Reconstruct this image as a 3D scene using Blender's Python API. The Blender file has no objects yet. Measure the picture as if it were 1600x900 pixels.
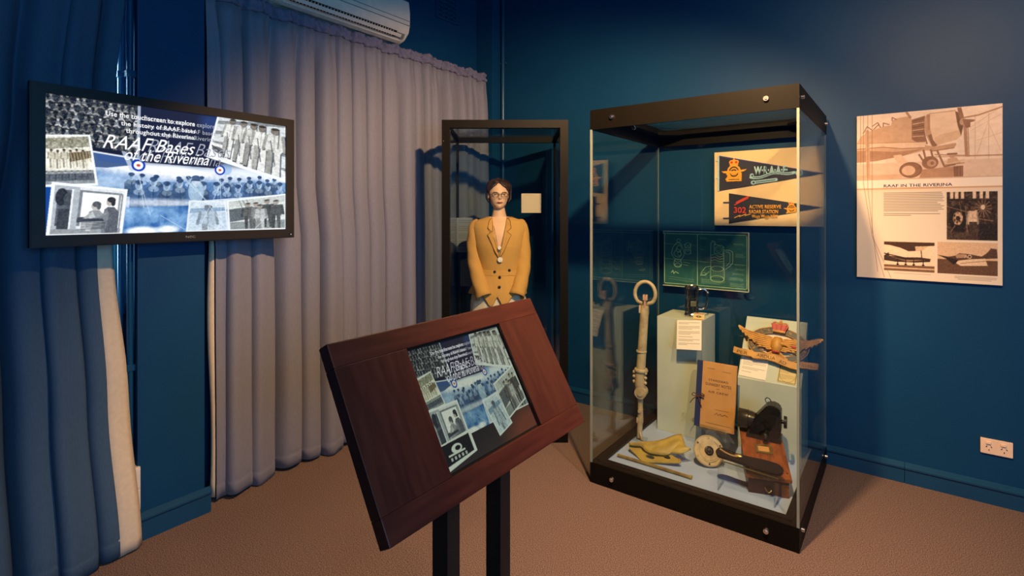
import bpy, bmesh, math, random
import numpy as np
from mathutils import Vector, Matrix

random.seed(7)
PI = math.pi
S = bpy.context.scene
C = S.collection
YAW = math.atan2(613.0, 820.0)
CA, SA = math.cos(YAW), math.sin(YAW)


def rgb(r, g, b):
    f = lambda v: (v/255/12.92) if v/255 <= .04045 else ((v/255+.055)/1.055)**2.4
    return (f(r), f(g), f(b), 1.0)


# ------------------------------------------------------------------ camera, world, lights
cam_data = bpy.data.cameras.new('camera')
cam = bpy.data.objects.new('camera', cam_data)
C.objects.link(cam)
cam.location = (0, 0, 1.45)
cam.rotation_euler = (PI/2, 0, YAW)
cam_data.sensor_width = 36
cam_data.lens = 36*820/1600
cam_data.shift_y = -118/1600
cam_data.clip_start = .05
S.camera = cam

world = bpy.data.worlds.new('world')
S.world = world
world.use_nodes = True
bg = world.node_tree.nodes['Background']
bg.inputs[0].default_value = (.28, .6, 1, 1)
bg.inputs[1].default_value = 1.6


def spot(name, loc, target, power, col, angle=120, blend=.6, radius=.035):
    l = bpy.data.lights.new(name, 'SPOT')
    l.energy = power
    l.color = col
    l.spot_size = math.radians(angle)
    l.spot_blend = blend
    l.shadow_soft_size = radius
    o = bpy.data.objects.new(name, l)
    C.objects.link(o)
    o.location = loc
    o.rotation_euler = (Vector(target)-Vector(loc)).to_track_quat('-Z', 'Y').to_euler()
    return o


def area(name, loc, target, power, col, sx, sy):
    l = bpy.data.lights.new(name, 'AREA')
    l.energy = power
    l.color = col
    l.shape = 'RECTANGLE'
    l.size = sx
    l.size_y = sy
    o = bpy.data.objects.new(name, l)
    C.objects.link(o)
    o.location = loc
    o.rotation_euler = (Vector(target)-Vector(loc)).to_track_quat('-Z', 'Y').to_euler()
    return o


WARM = (1, .60, .30)
spot('ceiling_or_fill_spot', (-.57, 1.66, 2.63), (-1.84, 2.86, .60), 345, WARM, 122, .6)
spot('ceiling_or_fill_spot', (.32, 1.45, 2.75), (.25, 3.2, .9), 185, WARM, 125, .8)
spot('ceiling_or_fill_spot', (1.3, .2, 2.9), (-.95, 1.02, .95), 75, WARM, 46, .8)  # weak warm fill added to brighten the kiosk front
area('window_or_fill_light', (2.62, -.2, 1.85), (-2.7, 1.0, 1.7), 88, (.14, .50, 1), 1.9, 1.4)  # blue fill added at an invented opening in the unseen right wall
area('window_or_fill_light', (-3.25, .3, 1.75), (-2.5, .5, 1.6), 120, (.6, .85, 1), .7, 1.3)

S.view_settings.view_transform = 'Standard'
S.view_settings.look = 'None'
S.view_settings.gamma = 1
S.view_settings.exposure = 0
S.view_settings.use_curve_mapping = False
S.cycles.transparent_max_bounces = 32
S.cycles.max_bounces = 10
S.cycles.caustics_reflective = False
S.cycles.caustics_refractive = False
S.cycles.sample_clamp_indirect = 4


# ------------------------------------------------------------------ materials
def nodes_of(name):
    m = bpy.data.materials.new(name)
    m.use_nodes = True
    nt = m.node_tree
    return m, nt, nt.nodes['Principled BSDF']


def noise_node(nt, scale, detail=3, stretch=None):
    tc = nt.nodes.new('ShaderNodeTexCoord')
    mp = nt.nodes.new('ShaderNodeMapping')
    mp.inputs['Scale'].default_value = stretch or (1, 1, 1)
    n = nt.nodes.new('ShaderNodeTexNoise')
    n.inputs['Scale'].default_value = scale
    n.inputs['Detail'].default_value = detail
    nt.links.new(tc.outputs['Object'], mp.inputs[0])
    nt.links.new(mp.outputs[0], n.inputs['Vector'])
    return n


def mat(name, col, rough=.5, metal=0, col2=None, scale=40, bump=0, stretch=None, detail=3, spec=.5, lo=.35, hi=.65, bdist=.002, sheen=0):
    m, nt, b = nodes_of(name)
    b.inputs['Base Color'].default_value = col
    b.inputs['Roughness'].default_value = rough
    b.inputs['Metallic'].default_value = metal
    b.inputs['Specular IOR Level'].default_value = spec
    if sheen:
        b.inputs['Sheen Weight'].default_value = sheen
    n = noise_node(nt, scale, detail, stretch)
    cr = nt.nodes.new('ShaderNodeValToRGB')
    cr.color_ramp.elements[0].position = lo
    cr.color_ramp.elements[1].position = hi
    cr.color_ramp.elements[0].color = col
    cr.color_ramp.elements[1].color = col2 or tuple(min(1, c*1.08) for c in col[:3])+(1,)
    nt.links.new(n.outputs[0], cr.inputs[0])
    nt.links.new(cr.outputs[0], b.inputs['Base Color'])
    if bump:
        bp = nt.nodes.new('ShaderNodeBump')
        bp.inputs['Strength'].default_value = bump
        bp.inputs['Distance'].default_value = bdist
        nt.links.new(n.outputs[0], bp.inputs['Height'])
        nt.links.new(bp.outputs[0], b.inputs['Normal'])
    return m


def glass_mat(name, tint=(.93, .97, .95, 1), f0=.04, gain=.96, rough=0.0):
    m = bpy.data.materials.new(name)
    m.use_nodes = True
    nt = m.node_tree
    nt.nodes.clear()
    out = nt.nodes.new('ShaderNodeOutputMaterial')
    mix = nt.nodes.new('ShaderNodeMixShader')
    tr = nt.nodes.new('ShaderNodeBsdfTransparent')
    gl = nt.nodes.new('ShaderNodeBsdfGlossy')
    lw = nt.nodes.new('ShaderNodeLayerWeight')
    lw.inputs['Blend'].default_value = .5
    pw = nt.nodes.new('ShaderNodeMath'); pw.operation = 'POWER'; pw.inputs[1].default_value = 5
    ma = nt.nodes.new('ShaderNodeMath'); ma.operation = 'MULTIPLY_ADD'; ma.inputs[1].default_value = gain; ma.inputs[2].default_value = f0
    tr.inputs[0].default_value = tint
    gl.inputs[0].default_value = (1, 1, 1, 1)
    gl.inputs['Roughness'].default_value = rough
    L = nt.links.new
    L(lw.outputs['Facing'], pw.inputs[0]); L(pw.outputs[0], ma.inputs[0]); L(ma.outputs[0], mix.inputs[0])
    L(tr.outputs[0], mix.inputs[1]); L(gl.outputs[0], mix.inputs[2]); L(mix.outputs[0], out.inputs[0])
    return m


def paint_mat(name, emit=0, rough=.6, spec=.3):
    m, nt, b = nodes_of(name)
    a = nt.nodes.new('ShaderNodeVertexColor')
    a.layer_name = 'print'
    if emit:
        b.inputs['Base Color'].default_value = (.01, .01, .01, 1)
        nt.links.new(a.outputs[0], b.inputs['Emission Color'])
        b.inputs['Emission Strength'].default_value = emit
    else:
        nt.links.new(a.outputs[0], b.inputs['Base Color'])
    b.inputs['Roughness'].default_value = rough
    b.inputs['Specular IOR Level'].default_value = spec
    return m


def emit_mat(name, col, s):
    m, nt, b = nodes_of(name)
    b.inputs['Base Color'].default_value = (0, 0, 0, 1)
    b.inputs['Emission Color'].default_value = col
    b.inputs['Emission Strength'].default_value = s
    return m


WALL = mat('blue wall paint', (.003, .044, .112, 1), .50, col2=(.0035, .049, .122, 1), scale=2.2, spec=.22)
WALL_TRIM = mat('blue gloss paint', (.005, .052, .118, 1), .28, scale=5, spec=.5)
CEIL = mat('ceiling paint', (.03, .06, .1, 1), .8, scale=4)
CARPET = mat('brown carpet', rgb(34, 32, 39), .97, col2=rgb(158, 132, 118), scale=260, bump=.5, detail=3, lo=.3, hi=.72, spec=.05, bdist=.004)
CURTAIN = mat('grey blue curtain cloth', (.175, .180, .225, 1), .85, col2=(.20, .205, .25, 1), scale=260, bump=.15, spec=.1, stretch=(1, 1, .15), sheen=.15)
CURTAIN_B = mat('navy curtain cloth', (.045, .088, .142, 1), .85, col2=(.056, .10, .162, 1), scale=260, bump=.15, spec=.1, stretch=(1, 1, .15))
TAPE = mat('curtain heading cloth', (.15, .145, .21, 1), .9, scale=200, spec=.1)
LINING = mat('cream curtain lining', rgb(205, 190, 165), .9, scale=50, spec=.1)
BLACK = mat('black satin paint', (.010, .009, .008, 1), .4, scale=20, spec=.3)
BLACKBAR = mat('black bronze frame', (.005, .004, .0025, 1), .5, scale=8, spec=.10)
BLACKPL = mat('black plastic', (.016, .013, .011, 1), .42, scale=30, spec=.28)
WOOD = mat('dark mahogany', rgb(54, 20, 13), .34, col2=rgb(80, 39, 26), scale=6, stretch=(1, 9, 9), detail=5, bump=.04, lo=.25, hi=.8)
WOODV = mat('dark mahogany upright grain', rgb(52, 20, 13), .34, col2=rgb(74, 37, 25), scale=6, stretch=(9, 1.2, 1.2), detail=5, bump=.04, lo=.25, hi=.8)
STEEL = mat('brushed steel', (.75, .73, .7, 1), .25, metal=1, scale=30)
CHROME = mat('dark chrome', (.62, .57, .50, 1), .16, metal=1, scale=30)
GLASS = glass_mat('clear case glass', (.955, .985, .97, 1))
GLASS_M = glass_mat('tinted case glass', (.93, .97, .965, 1))
ACRYL = glass_mat('clear acrylic', (.93, .96, .97, 1), f0=.06)
MUGGL = glass_mat('tankard glass', (.86, .83, .78, 1), f0=.12)
EDGE = mat('green glass edge', (.22, .24, .18, 1), .35, scale=20)
BRIGHT_EDGE = mat('pale acrylic edge', (.62, .64, .42, 1), .25, scale=20)
LINER = mat('pale blue baize liner', (.34, .44, .64, 1), .8, scale=9, spec=.15, bump=.05)
PLINTH = mat('pale green grey paint', (.50, .54, .42, 1), .6, scale=6)
IVORY = mat('ivory plastic', rgb(238, 205, 170), .4, scale=20)
WHITEPL = mat('warm white plastic', rgb(215, 205, 190), .45, scale=20)
CREAMMET = mat('cream enamel metal', rgb(184, 164, 122), .42, col2=rgb(132, 112, 78), scale=22, lo=.45, hi=.8, detail=5)
YELLOWMET = mat('yellow green primer metal', rgb(176, 150, 66), .5, col2=rgb(128, 106, 50), scale=18, lo=.4, hi=.85, detail=5, bump=.1)
OLIVE = mat('drab yellow wood', rgb(150, 125, 58), .55, col2=rgb(110, 88, 40), scale=25)
TAN = mat('mustard jacket wool', rgb(212, 160, 86), .9, col2=rgb(205, 152, 80), scale=200, spec=.08, bump=.04)
TANDK = mat('brown jacket piping', rgb(120, 82, 40), .9, scale=80, spec=.08)
SKIN = mat('mannequin skin', rgb(230, 180, 138), .5, scale=12)
HAIR = mat('dark brown wig', rgb(42, 26, 18), .45, col2=rgb(120, 82, 48), scale=22, stretch=(3, 3, .5), lo=.5, hi=.8)
BOOKC = mat('tan book cover', rgb(205, 150, 84), .75, col2=rgb(188, 132, 70), scale=12, lo=.3, hi=.8)
NAVY = mat('navy cloth', rgb(30, 42, 84), .8, scale=90)
BOXW = mat('reddish varnished timber', rgb(104, 52, 24), .35, col2=rgb(150, 82, 40), scale=9, stretch=(6, 1, 6), detail=5)
DARKRED = mat('dark red brown leather', rgb(56, 22, 16), .4, scale=30)
GOLD = mat('gold painted timber', rgb(212, 152, 62), .5, col2=rgb(150, 100, 40), scale=24, lo=.35, hi=.8, bump=.15)
BADGEBLK = mat('slate black paint', rgb(58, 62, 62), .5, scale=30)
RED = mat('faded red paint', rgb(176, 52, 42), .5, scale=30)
PAPER = mat('white card', rgb(238, 226, 206), .8, scale=30)
DARKCLOTH = mat('black leather cloth', (.009, .008, .009, 1), .8, scale=120, bump=.2, spec=.15)
BRASS = mat('dull brass', rgb(150, 132, 80), .35, metal=.8, scale=30)
PENNBD = mat('buff mounting board', rgb(232, 196, 142), .8, col2=rgb(214, 178, 124), scale=6, lo=.3, hi=.8)
SKIRT = mat('cream skirt cloth', rgb(225, 205, 172), .85, scale=30)
GREY = mat('grey card', rgb(120, 118, 110), .7, scale=30)


# ------------------------------------------------------------------ mesh helpers
def link(name, me, m=None, parent=None):
    o = bpy.data.objects.new(name, me)
    C.objects.link(o)
    if m and me:
        if isinstance(m, (list, tuple)):
            for q in m:
                me.materials.append(q)
        else:
            me.materials.append(m)
    if parent:
        o.parent = parent
    return o


def obj(name, bm, m, parent=None, smooth=False, M=None):
    me = bpy.data.meshes.new(name)
    if M is not None:
        bm.transform(M)
    bmesh.ops.recalc_face_normals(bm, faces=bm.faces)
    bm.to_mesh(me)
    bm.free()
    if smooth:
        me.shade_smooth()
        if smooth != 'all':
            me.set_sharp_from_angle(angle=math.radians(40))
    return link(name, me, m, parent)


def empty(name, loc, rz=0.0, rot=None):
    o = bpy.data.objects.new(name, None)
    C.objects.link(o)
    o.location = loc
    o.rotation_euler = rot or (0, 0, rz)
    o.empty_display_size = .1
    return o


def tag(o, label, cat, group=None):
    o['label'] = label
    o['category'] = cat
    if group:
        o['group'] = group
    return o


def struct(o):
    o['kind'] = 'structure'
    return o


def B():
    return bmesh.new()


def box(bm, x0, x1, y0, y1, z0, z1, bev=0.0, M=None):
    t = bmesh.new()
    bmesh.ops.create_cube(t, size=1)
    for v in t.verts:
        v.co = Vector(((x0+x1)/2+v.co.x*(x1-x0), (y0+y1)/2+v.co.y*(y1-y0), (z0+z1)/2+v.co.z*(z1-z0)))
    if bev:
        bmesh.ops.bevel(t, geom=t.edges[:], offset=bev, segments=2, profile=.7, affect='EDGES')
    merge(bm, t, M)
    return bm


def merge(bm, t, M=None):
    if M is not None:
        t.transform(M)
    me = bpy.data.meshes.new('tmp')
    t.to_mesh(me)
    t.free()
    bm.from_mesh(me)
    bpy.data.meshes.remove(me)


def bx(*a, bev=0.0, M=None):
    return box(B(), *a, bev=bev, M=M)


def prism(bm, pts, h0, h1, axis='y', bev=0.0, M=None):
    """polygon pts (a,b) extruded along axis: 'y' -> (a,h,b), 'z' -> (a,b,h), 'x' -> (h,a,b)"""
    t = bmesh.new()
    f = {'y': lambda a, b, h: (a, h, b), 'z': lambda a, b, h: (a, b, h), 'x': lambda a, b, h: (h, a, b)}[axis]
    v0 = [t.verts.new(f(a, b, h0)) for a, b in pts]
    v1 = [t.verts.new(f(a, b, h1)) for a, b in pts]
    n = len(pts)
    t.faces.new(v0)
    t.faces.new(v1[::-1])
    for i in range(n):
        t.faces.new((v0[i], v0[(i+1) % n], v1[(i+1) % n], v1[i]))
    bmesh.ops.recalc_face_normals(t, faces=t.faces)
    if bev:
        bmesh.ops.bevel(t, geom=[e for e in t.edges], offset=bev, segments=2, affect='EDGES')
    merge(bm, t, M)
    return bm


def strip_ring(bm, outer, inner, h0, h1, axis='y', M=None):
    """flat ring between two closed outlines of equal count, extruded"""
    t = bmesh.new()
    f = {'y': lambda a, b, h: (a, h, b), 'z': lambda a, b, h: (a, b, h), 'x': lambda a, b, h: (h, a, b)}[axis]
    n = len(outer)
    L = [[t.verts.new(f(a, b, h)) for a, b in P] for P, h in ((outer, h0), (inner, h0), (inner, h1), (outer, h1))]
    for k in range(4):
        P, Q = L[k], L[(k+1) % 4]
        for i in range(n):
            t.faces.new((P[i], P[(i+1) % n], Q[(i+1) % n], Q[i]))
    merge(bm, t, M)
    return bm


def loft(bm, rings, cap=True, closed=True):
    V = [[bm.verts.new(p) for p in r] for r in rings]
    n = len(rings[0])
    for a, b in zip(V, V[1:]):
        for i in range(n if closed else n-1):
            bm.faces.new((a[i], a[(i+1) % n], b[(i+1) % n], b[i]))
    if cap and closed:
        bm.faces.new(V[0][::-1])
        bm.faces.new(V[-1])
    return bm


def smooth_path(pts, k=6):
    P = [Vector(p) for p in pts]
    if len(P) < 3:
        return P
    out = []
    Q = [P[0]*2-P[1]]+P+[P[-1]*2-P[-2]]
    for i in range(1, len(Q)-2):
        for j in range(k):
            t = j/k
            a, b, c, d = Q[i-1], Q[i], Q[i+1], Q[i+2]
            out.append(.5*((2*b)+(c-a)*t+(2*a-5*b+4*c-d)*t*t+(3*b-a-3*c+d)*t**3))
    out.append(P[-1])
    return out


def tube(bm, pts, r, n=10, sm=0, closed=False, M=None):
    """tube through pts; r number or list per point (interpolated when smoothed)"""
    rr = list(r) if isinstance(r, (list, tuple)) else [r]*len(pts)
    if sm:
        P4 = [Vector((*p, q)) if False else Vector(p) for p, q in zip(pts, rr)]
        P = smooth_path(P4, sm)
        m = len(P)
        R = []
        for i in range(m):
            t = i/sm
            j = min(int(t), len(rr)-2)
            R.append(rr[j]+(rr[j+1]-rr[j])*(t-j))
    else:
        P = [Vector(p) for p in pts]
        R = rr
    t = bmesh.new()
    m = len(P)
    up = None
    rings = []
    for i in range(m):
        if closed:
            d = (P[(i+1) % m]-P[i-1])
        else:
            d = P[min(i+1, m-1)]-P[max(i-1, 0)]
        d.normalize()
        if up is None:
            up = d.orthogonal().normalized()
        up = (up-d*up.dot(d)).normalized()
        sd = d.cross(up)
        rings.append([P[i]+(up*math.cos(2*PI*k/n)+sd*math.sin(2*PI*k/n))*R[i] for k in range(n)])
    if closed:
        V = [[t.verts.new(p) for p in q] for q in rings]
        for a in range(m):
            b = (a+1) % m
            for i in range(n):
                t.faces.new((V[a][i], V[a][(i+1) % n], V[b][(i+1) % n], V[b][i]))
    else:
        loft(t, rings)
    merge(bm, t, M)
    return bm


def cyl(bm, p0, p1, r0, r1=None, n=24, M=None):
    return tube(bm, [p0, p1], [r0, r0 if r1 is None else r1], n, M=M)


def lathe(bm, prof, n=32, M=None):
    """profile (r, z) around z"""
    t = bmesh.new()
    rings = [[Vector((r*math.cos(2*PI*k/n), r*math.sin(2*PI*k/n), z)) for k in range(n)] for r, z in prof]
    loft(t, rings, cap=True)
    merge(bm, t, M)
    return bm


def ball(bm, c, rx, ry=None, rz=None, seg=16, M=None):
    t = bmesh.new()
    bmesh.ops.create_uvsphere(t, u_segments=seg, v_segments=max(6, seg//2), radius=1)
    for v in t.verts:
        v.co = Vector((c[0]+v.co.x*rx, c[1]+v.co.y*(ry or rx), c[2]+v.co.z*(rz or rx)))
    merge(bm, t, M)
    return bm


def frame_M(origin, right, up):
    r = Vector(right).normalized()
    u = Vector(up)
    u = (u-r*u.dot(r)).normalized()
    n = r.cross(u)
    M = Matrix((r, u, n)).transposed().to_4x4()
    M.translation = Vector(origin)
    return M


FRONT = Matrix(((1, 0, 0, 0), (0, 0, -1, 0), (0, 1, 0, 0), (0, 0, 0, 1)))   # plane x,y(up),z(normal) -> x, z, facing -Y


def text(name, s, m, parent, M, w, h=None, extrude=.0002, shear=0.0, spacing=1.0, align='LEFT', bold=0.0, label=None):
    """lettering laid in plane M (x right, y up, z out); scaled to width w (and height h)"""
    cu = bpy.data.curves.new(name, 'FONT')
    cu.body = s
    cu.size = 1
    cu.shear = shear
    cu.space_character = spacing
    cu.offset = bold
    cu.resolution_u = 3
    to = bpy.data.objects.new('tmp', cu)
    C.objects.link(to)
    bpy.context.view_layer.update()
    me = bpy.data.meshes.new_from_object(to.evaluated_get(bpy.context.evaluated_depsgraph_get()))
    bpy.data.objects.remove(to)
    bpy.data.curves.remove(cu)
    n = len(me.vertices)
    co = np.empty(n*3)
    me.vertices.foreach_get('co', co)
    co = co.reshape(-1, 3)
    mn, mx = co.min(0), co.max(0)
    sx = w/(mx[0]-mn[0])
    sy = h/(mx[1]-mn[1]) if h else sx
    co[:, 0] = (co[:, 0]-mn[0])*sx
    co[:, 1] = (co[:, 1]-mn[1])*sy
    if align == 'CENTER':
        co[:, 0] -= w/2
    me.vertices.foreach_set('co', co.ravel())
    me.materials.clear()
    bm = bmesh.new()
    bm.from_mesh(me)
    bpy.data.meshes.remove(me)
    bmesh.ops.remove_doubles(bm, verts=bm.verts, dist=1e-7)
    r = bmesh.ops.extrude_face_region(bm, geom=bm.faces[:])
    bmesh.ops.translate(bm, verts=[v for v in r['geom'] if isinstance(v, bmesh.types.BMVert)], vec=(0, 0, max(extrude, .0001)))
    o = obj(name, bm, m, parent, M=M)
    if label:
        o['label'] = label
    return o


# ------------------------------------------------------------------ painted prints (colour attribute on a fine grid)
def lin(c):
    c = np.asarray(c, float)/255
    return np.where(c <= .04045, c/12.92, ((c+.055)/1.055)**2.4)


class Cv:
    """small painter, u in 0..A to the right, v in 0..1 downwards, colours 0..255"""
    def __init__(s, w, h, col=(0, 0, 0), aspect=None):
        s.w, s.h = w, h
        s.A = aspect or w/h
        s.a = np.empty((h, w, 3))
        s.a[:] = col
        s.U, s.V = np.meshgrid((np.arange(w)+.5)/w*s.A, (np.arange(h)+.5)/h)
        s.px = 1.0/h

    def blend(s, mask, col, alpha=1.0):
        m = (mask*alpha)[..., None]
        s.a = s.a*(1-m)+np.asarray(col, float)*m

    def polymask(s, pts):
        acc = np.zeros((s.h, s.w))
        for ox, oy in ((-.25, -.25), (.25, -.25), (-.25, .25), (.25, .25)):
            X, Y = s.U+ox*s.px, s.V+oy*s.px
            ins = np.zeros((s.h, s.w), bool)
            n = len(pts)
            for i in range(n):
                x1, y1 = pts[i]
                x2, y2 = pts[(i+1) % n]
                if y1 == y2:
                    continue
                c = ((Y >= min(y1, y2)) & (Y < max(y1, y2))) & (X < (x2-x1)*(Y-y1)/(y2-y1)+x1)
                ins ^= c
            acc += ins
        return acc/4

    def poly(s, pts, col, alpha=1.0):
        s.blend(s.polymask(pts), col, alpha)

    def ell(s, x, y, rx, ry, col, alpha=1.0, rot=0.0, soft=None, ring=0.0):
        c, sn = math.cos(rot), math.sin(rot)
        X, Y = s.U-x, s.V-y
        d = np.hypot((X*c+Y*sn)/rx, (-X*sn+Y*c)/ry)
        e = (soft or s.px)/min(rx, ry)
        m = np.clip((1-d)/e+.5, 0, 1)
        if ring:
            m = m*np.clip((d-(1-ring))/e+.5, 0, 1)
        s.blend(m, col, alpha)

    def line(s, pts, w, col, alpha=1.0):
        m = np.zeros((s.h, s.w))
        for (x1, y1), (x2, y2) in zip(pts, pts[1:]):
            dx, dy = x2-x1, y2-y1
            L = dx*dx+dy*dy+1e-12
            t = np.clip(((s.U-x1)*dx+(s.V-y1)*dy)/L, 0, 1)
            d = np.hypot(s.U-x1-t*dx, s.V-y1-t*dy)
            m = np.maximum(m, np.clip((w/2-d)/s.px+.5, 0, 1)*min(1, w/s.px*1.0+.3))
        s.blend(m, col, alpha)

    def rect(s, x0, y0, x1, y1, col, alpha=1.0):
        s.poly([(x0, y0), (x1, y0), (x1, y1), (x0, y1)], col, alpha)

    def noise(s, scale, seed, sy=None):
        r = np.random.RandomState(seed)
        gx, gy = max(2, int(scale*s.A)+2), max(2, int((sy or scale))+2)
        g = r.rand(gy, gx)
        x = s.U/s.A*(gx-1.001)
        y = s.V*(gy-1.001)
        xi, yi = x.astype(int), y.astype(int)
        fx, fy = x-xi, y-yi
        fx, fy = fx*fx*(3-2*fx), fy*fy*(3-2*fy)
        return (g[yi, xi]*(1-fx)+g[yi, xi+1]*fx)*(1-fy)+(g[yi+1, xi]*(1-fx)+g[yi+1, xi+1]*fx)*fy

    def fuzz(s, amp, scale, seed, mask=None):
        n = (s.noise(scale, seed)*.6+s.noise(scale*2.3, seed+1)*.4-.5)*2*amp
        if mask is not None:
            n = n*mask
        s.a = np.clip(s.a+n[..., None], 0, 255)

    def paste(s, src, quad, alpha=1.0):
        """src canvas mapped on quad TL,TR,BR,BL"""
        (x0, y0), (x1, y1), (x2, y2), (x3, y3) = quad
        A = []
        bb = []
        for (X, Y), (u, v) in zip(quad, ((0, 0), (1, 0), (1, 1), (0, 1))):
            A.append([X, Y, 1, 0, 0, 0, -u*X, -u*Y]); bb.append(u)
            A.append([0, 0, 0, X, Y, 1, -v*X, -v*Y]); bb.append(v)
        h = np.linalg.solve(np.array(A), np.array(bb))
        D = h[6]*s.U+h[7]*s.V+1
        u = (h[0]*s.U+h[1]*s.V+h[2])/D
        v = (h[3]*s.U+h[4]*s.V+h[5])/D
        m = s.polymask(quad)
        x = np.clip(u*src.w-.5, 0, src.w-1.001)
        y = np.clip(v*src.h-.5, 0, src.h-1.001)
        xi, yi = x.astype(int), y.astype(int)
        fx, fy = (x-xi)[..., None], (y-yi)[..., None]
        xj, yj = np.minimum(xi+1, src.w-1), np.minimum(yi+1, src.h-1)
        c = (src.a[yi, xi]*(1-fx)+src.a[yi, xj]*fx)*(1-fy)+(src.a[yj, xi]*(1-fx)+src.a[yj, xj]*fx)*fy
        mm = (m*alpha)[..., None]
        s.a = s.a*(1-mm)+c*mm

    def man(s, x, y, h, body, skin, lean=0.0, full=True):
        """standing figure with feet at y+h, head top at y"""
        hd = h*.075
        b2 = tuple(v*.72 for v in body)
        s.poly([(x-h*.12+lean, y+h*.17), (x+h*.12+lean, y+h*.17), (x+h*.15, y+h*.48), (x+h*.10, y+h*.55), (x-h*.10, y+h*.55), (x-h*.15, y+h*.48)], body)
        if full:
            s.poly([(x-h*.10, y+h*.5), (x-.005, y+h*.5), (x-h*.03, y+h), (x-h*.10, y+h)], b2)
            s.poly([(x+.005, y+h*.5), (x+h*.10, y+h*.5), (x+h*.10, y+h), (x+h*.04, y+h)], body)
        s.line([(x-h*.13+lean, y+h*.2), (x-h*.17, y+h*.5)], h*.05, b2)
        s.line([(x+h*.13+lean, y+h*.2), (x+h*.16, y+h*.5)], h*.05, b2)
        s.line([(x+lean, y+h*.2), (x, y+h*.5)], h*.012, b2)
        s.ell(x+lean, y+hd*1.05, hd*.85, hd*1.1, skin)
        s.ell(x+lean, y+hd*.42, hd*.82, hd*.42, tuple(v*.45 for v in skin))
        s.line([(x-h*.09+lean, y+h*.34), (x+h*.09, y+h*.36)], h*.012, b2, .7)
        s.poly([(x-h*.03+lean, y+h*.165), (x+h*.03+lean, y+h*.165), (x+lean, y+h*.25)], b2, .8)


def canvas_mesh(name, cv, x0, x1, z0, z1, y, m, parent, M=None, thick=0):
    """grid facing -Y carrying the canvas colours"""
    w, h = cv.w, cv.h
    X, Z = np.meshgrid(np.linspace(x0, x1, w), np.linspace(z1, z0, h))
    co = np.stack([X, np.full_like(X, y), Z], -1).reshape(-1, 3)
    i = np.arange(w*h).reshape(h, w)
    f = np.stack([i[1:, :-1], i[1:, 1:], i[:-1, 1:], i[:-1, :-1]], -1).reshape(-1, 4)
    return grid_mesh(name, co, f, lin(cv.a).reshape(-1, 3), m, parent, M)


def grid_mesh(name, co, f, col, m, parent, M=None):
    me = bpy.data.meshes.new(name)
    if M is not None:
        A = np.array(M)
        co = co@A[:3, :3].T+A[:3, 3]
    me.vertices.add(len(co))
    me.vertices.foreach_set('co', co.astype(np.float32).ravel())
    me.loops.add(f.size)
    me.loops.foreach_set('vertex_index', f.astype(np.int32).ravel())
    me.polygons.add(len(f))
    me.polygons.foreach_set('loop_start', np.arange(0, f.size, 4, dtype=np.int32))
    me.update(calc_edges=True)
    at = me.color_attributes.new('print', 'FLOAT_COLOR', 'POINT')
    at.data.foreach_set('color', np.concatenate([col, np.ones((len(col), 1))], 1).astype(np.float32).ravel())
    me.validate()
    return link(name, me, m, parent)


PRINT = paint_mat('printed surface')
SCREEN_ON = paint_mat('lit screen', emit=1.1, rough=.15)
SCREEN_KIOSK = paint_mat('lit touch screen', emit=.62, rough=.12)

# ------------------------------------------------------------------ the room
XL, YB, XR, YF, ZC = -2.92, 3.53, 2.7, -2.5, 3.25
struct(obj('floor', bx(XL-.3, XR, YF, YB, -.05, 0), CARPET))
struct(obj('ceiling', bx(XL-.3, XR, YF, YB, ZC, ZC+.1), CEIL))
struct(obj('wall_back', bx(XL-.3, XR, YB, YB+.1, 0, ZC), WALL))
wr = B()
for y0, y1, z0, z1 in ((YF, -1.15, 0, ZC), (.75, YB, 0, ZC), (-1.15, .75, 0, 1.15), (-1.15, .75, 2.55, ZC)):  # unseen wall, with an opening added for the blue fill light
    box(wr, XR, XR+.1, y0, y1, z0, z1)
struct(obj('wall_right', wr, WALL))
struct(obj('wall_front', bx(XL-.3, XR, YF-.1, YF, 0, ZC), WALL))
wl = B()
WY0, WY1, WZ0, WZ1 = -.35, .80, 1.06, 2.45
for y0, y1, z0, z1 in ((YF, WY0, 0, ZC), (WY1, YB, 0, ZC), (WY0, WY1, 0, WZ0), (WY0, WY1, WZ1, ZC)):
    box(wl, XL-.22, XL, y0, y1, z0, z1)
struct(obj('wall_left', wl, WALL))
# window behind the left curtain
wfm = B()
for y0, y1, z0, z1 in ((WY1-.05, WY1+.04, WZ0-.03, WZ1+.05), (WY0-.04, WY0+.05, WZ0-.03, WZ1+.05), (WY0, WY1, WZ1-.04, WZ1+.05), (WY0, WY1, WZ0-.03, WZ0+.05), (.19, .25, WZ0, WZ1), (WY0, WY1, 1.72, 1.77)):
    box(wfm, XL-.04, XL+.03, y0, y1, z0, z1, bev=.004)
win = struct(obj('window_1', wfm, mat('pale blue gloss frame', (.02, .14, .30, 1), .25, scale=8)))
sl = obj('window_sill', bx(XL-.02, XL+.09, WY0-.06, WY1+.055, WZ0-.07, WZ0-.03, bev=.006), WALL_TRIM, win)
obj('window_pane', bx(XL-.02, XL-.016, WY0+.02, WY1-.02, WZ0+.03, WZ1-.02), GLASS, win)


def base_profile(h=.10, t=.02):
    return [(0, 0), (-t, 0), (-t, h-.022), (-t-.008, h-.012), (-t-.008, h-.004), (-t*.4, h+.01), (0, h+.014)]


bb = B()
for x0, x1 in ((XL+.185, .0), (.002, XR)):
    prism(bb, [(YB+a, z) for a, z in base_profile(.092)], x0, x1, axis='x')
struct(obj('baseboard_back', bb, WALL_TRIM))
bl = B()
prism(bl, [(XL-a, z) for a, z in base_profile(.1)], 1.15, 3.4, axis='y')
struct(obj('baseboard_left', bl, WALL_TRIM))
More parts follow.
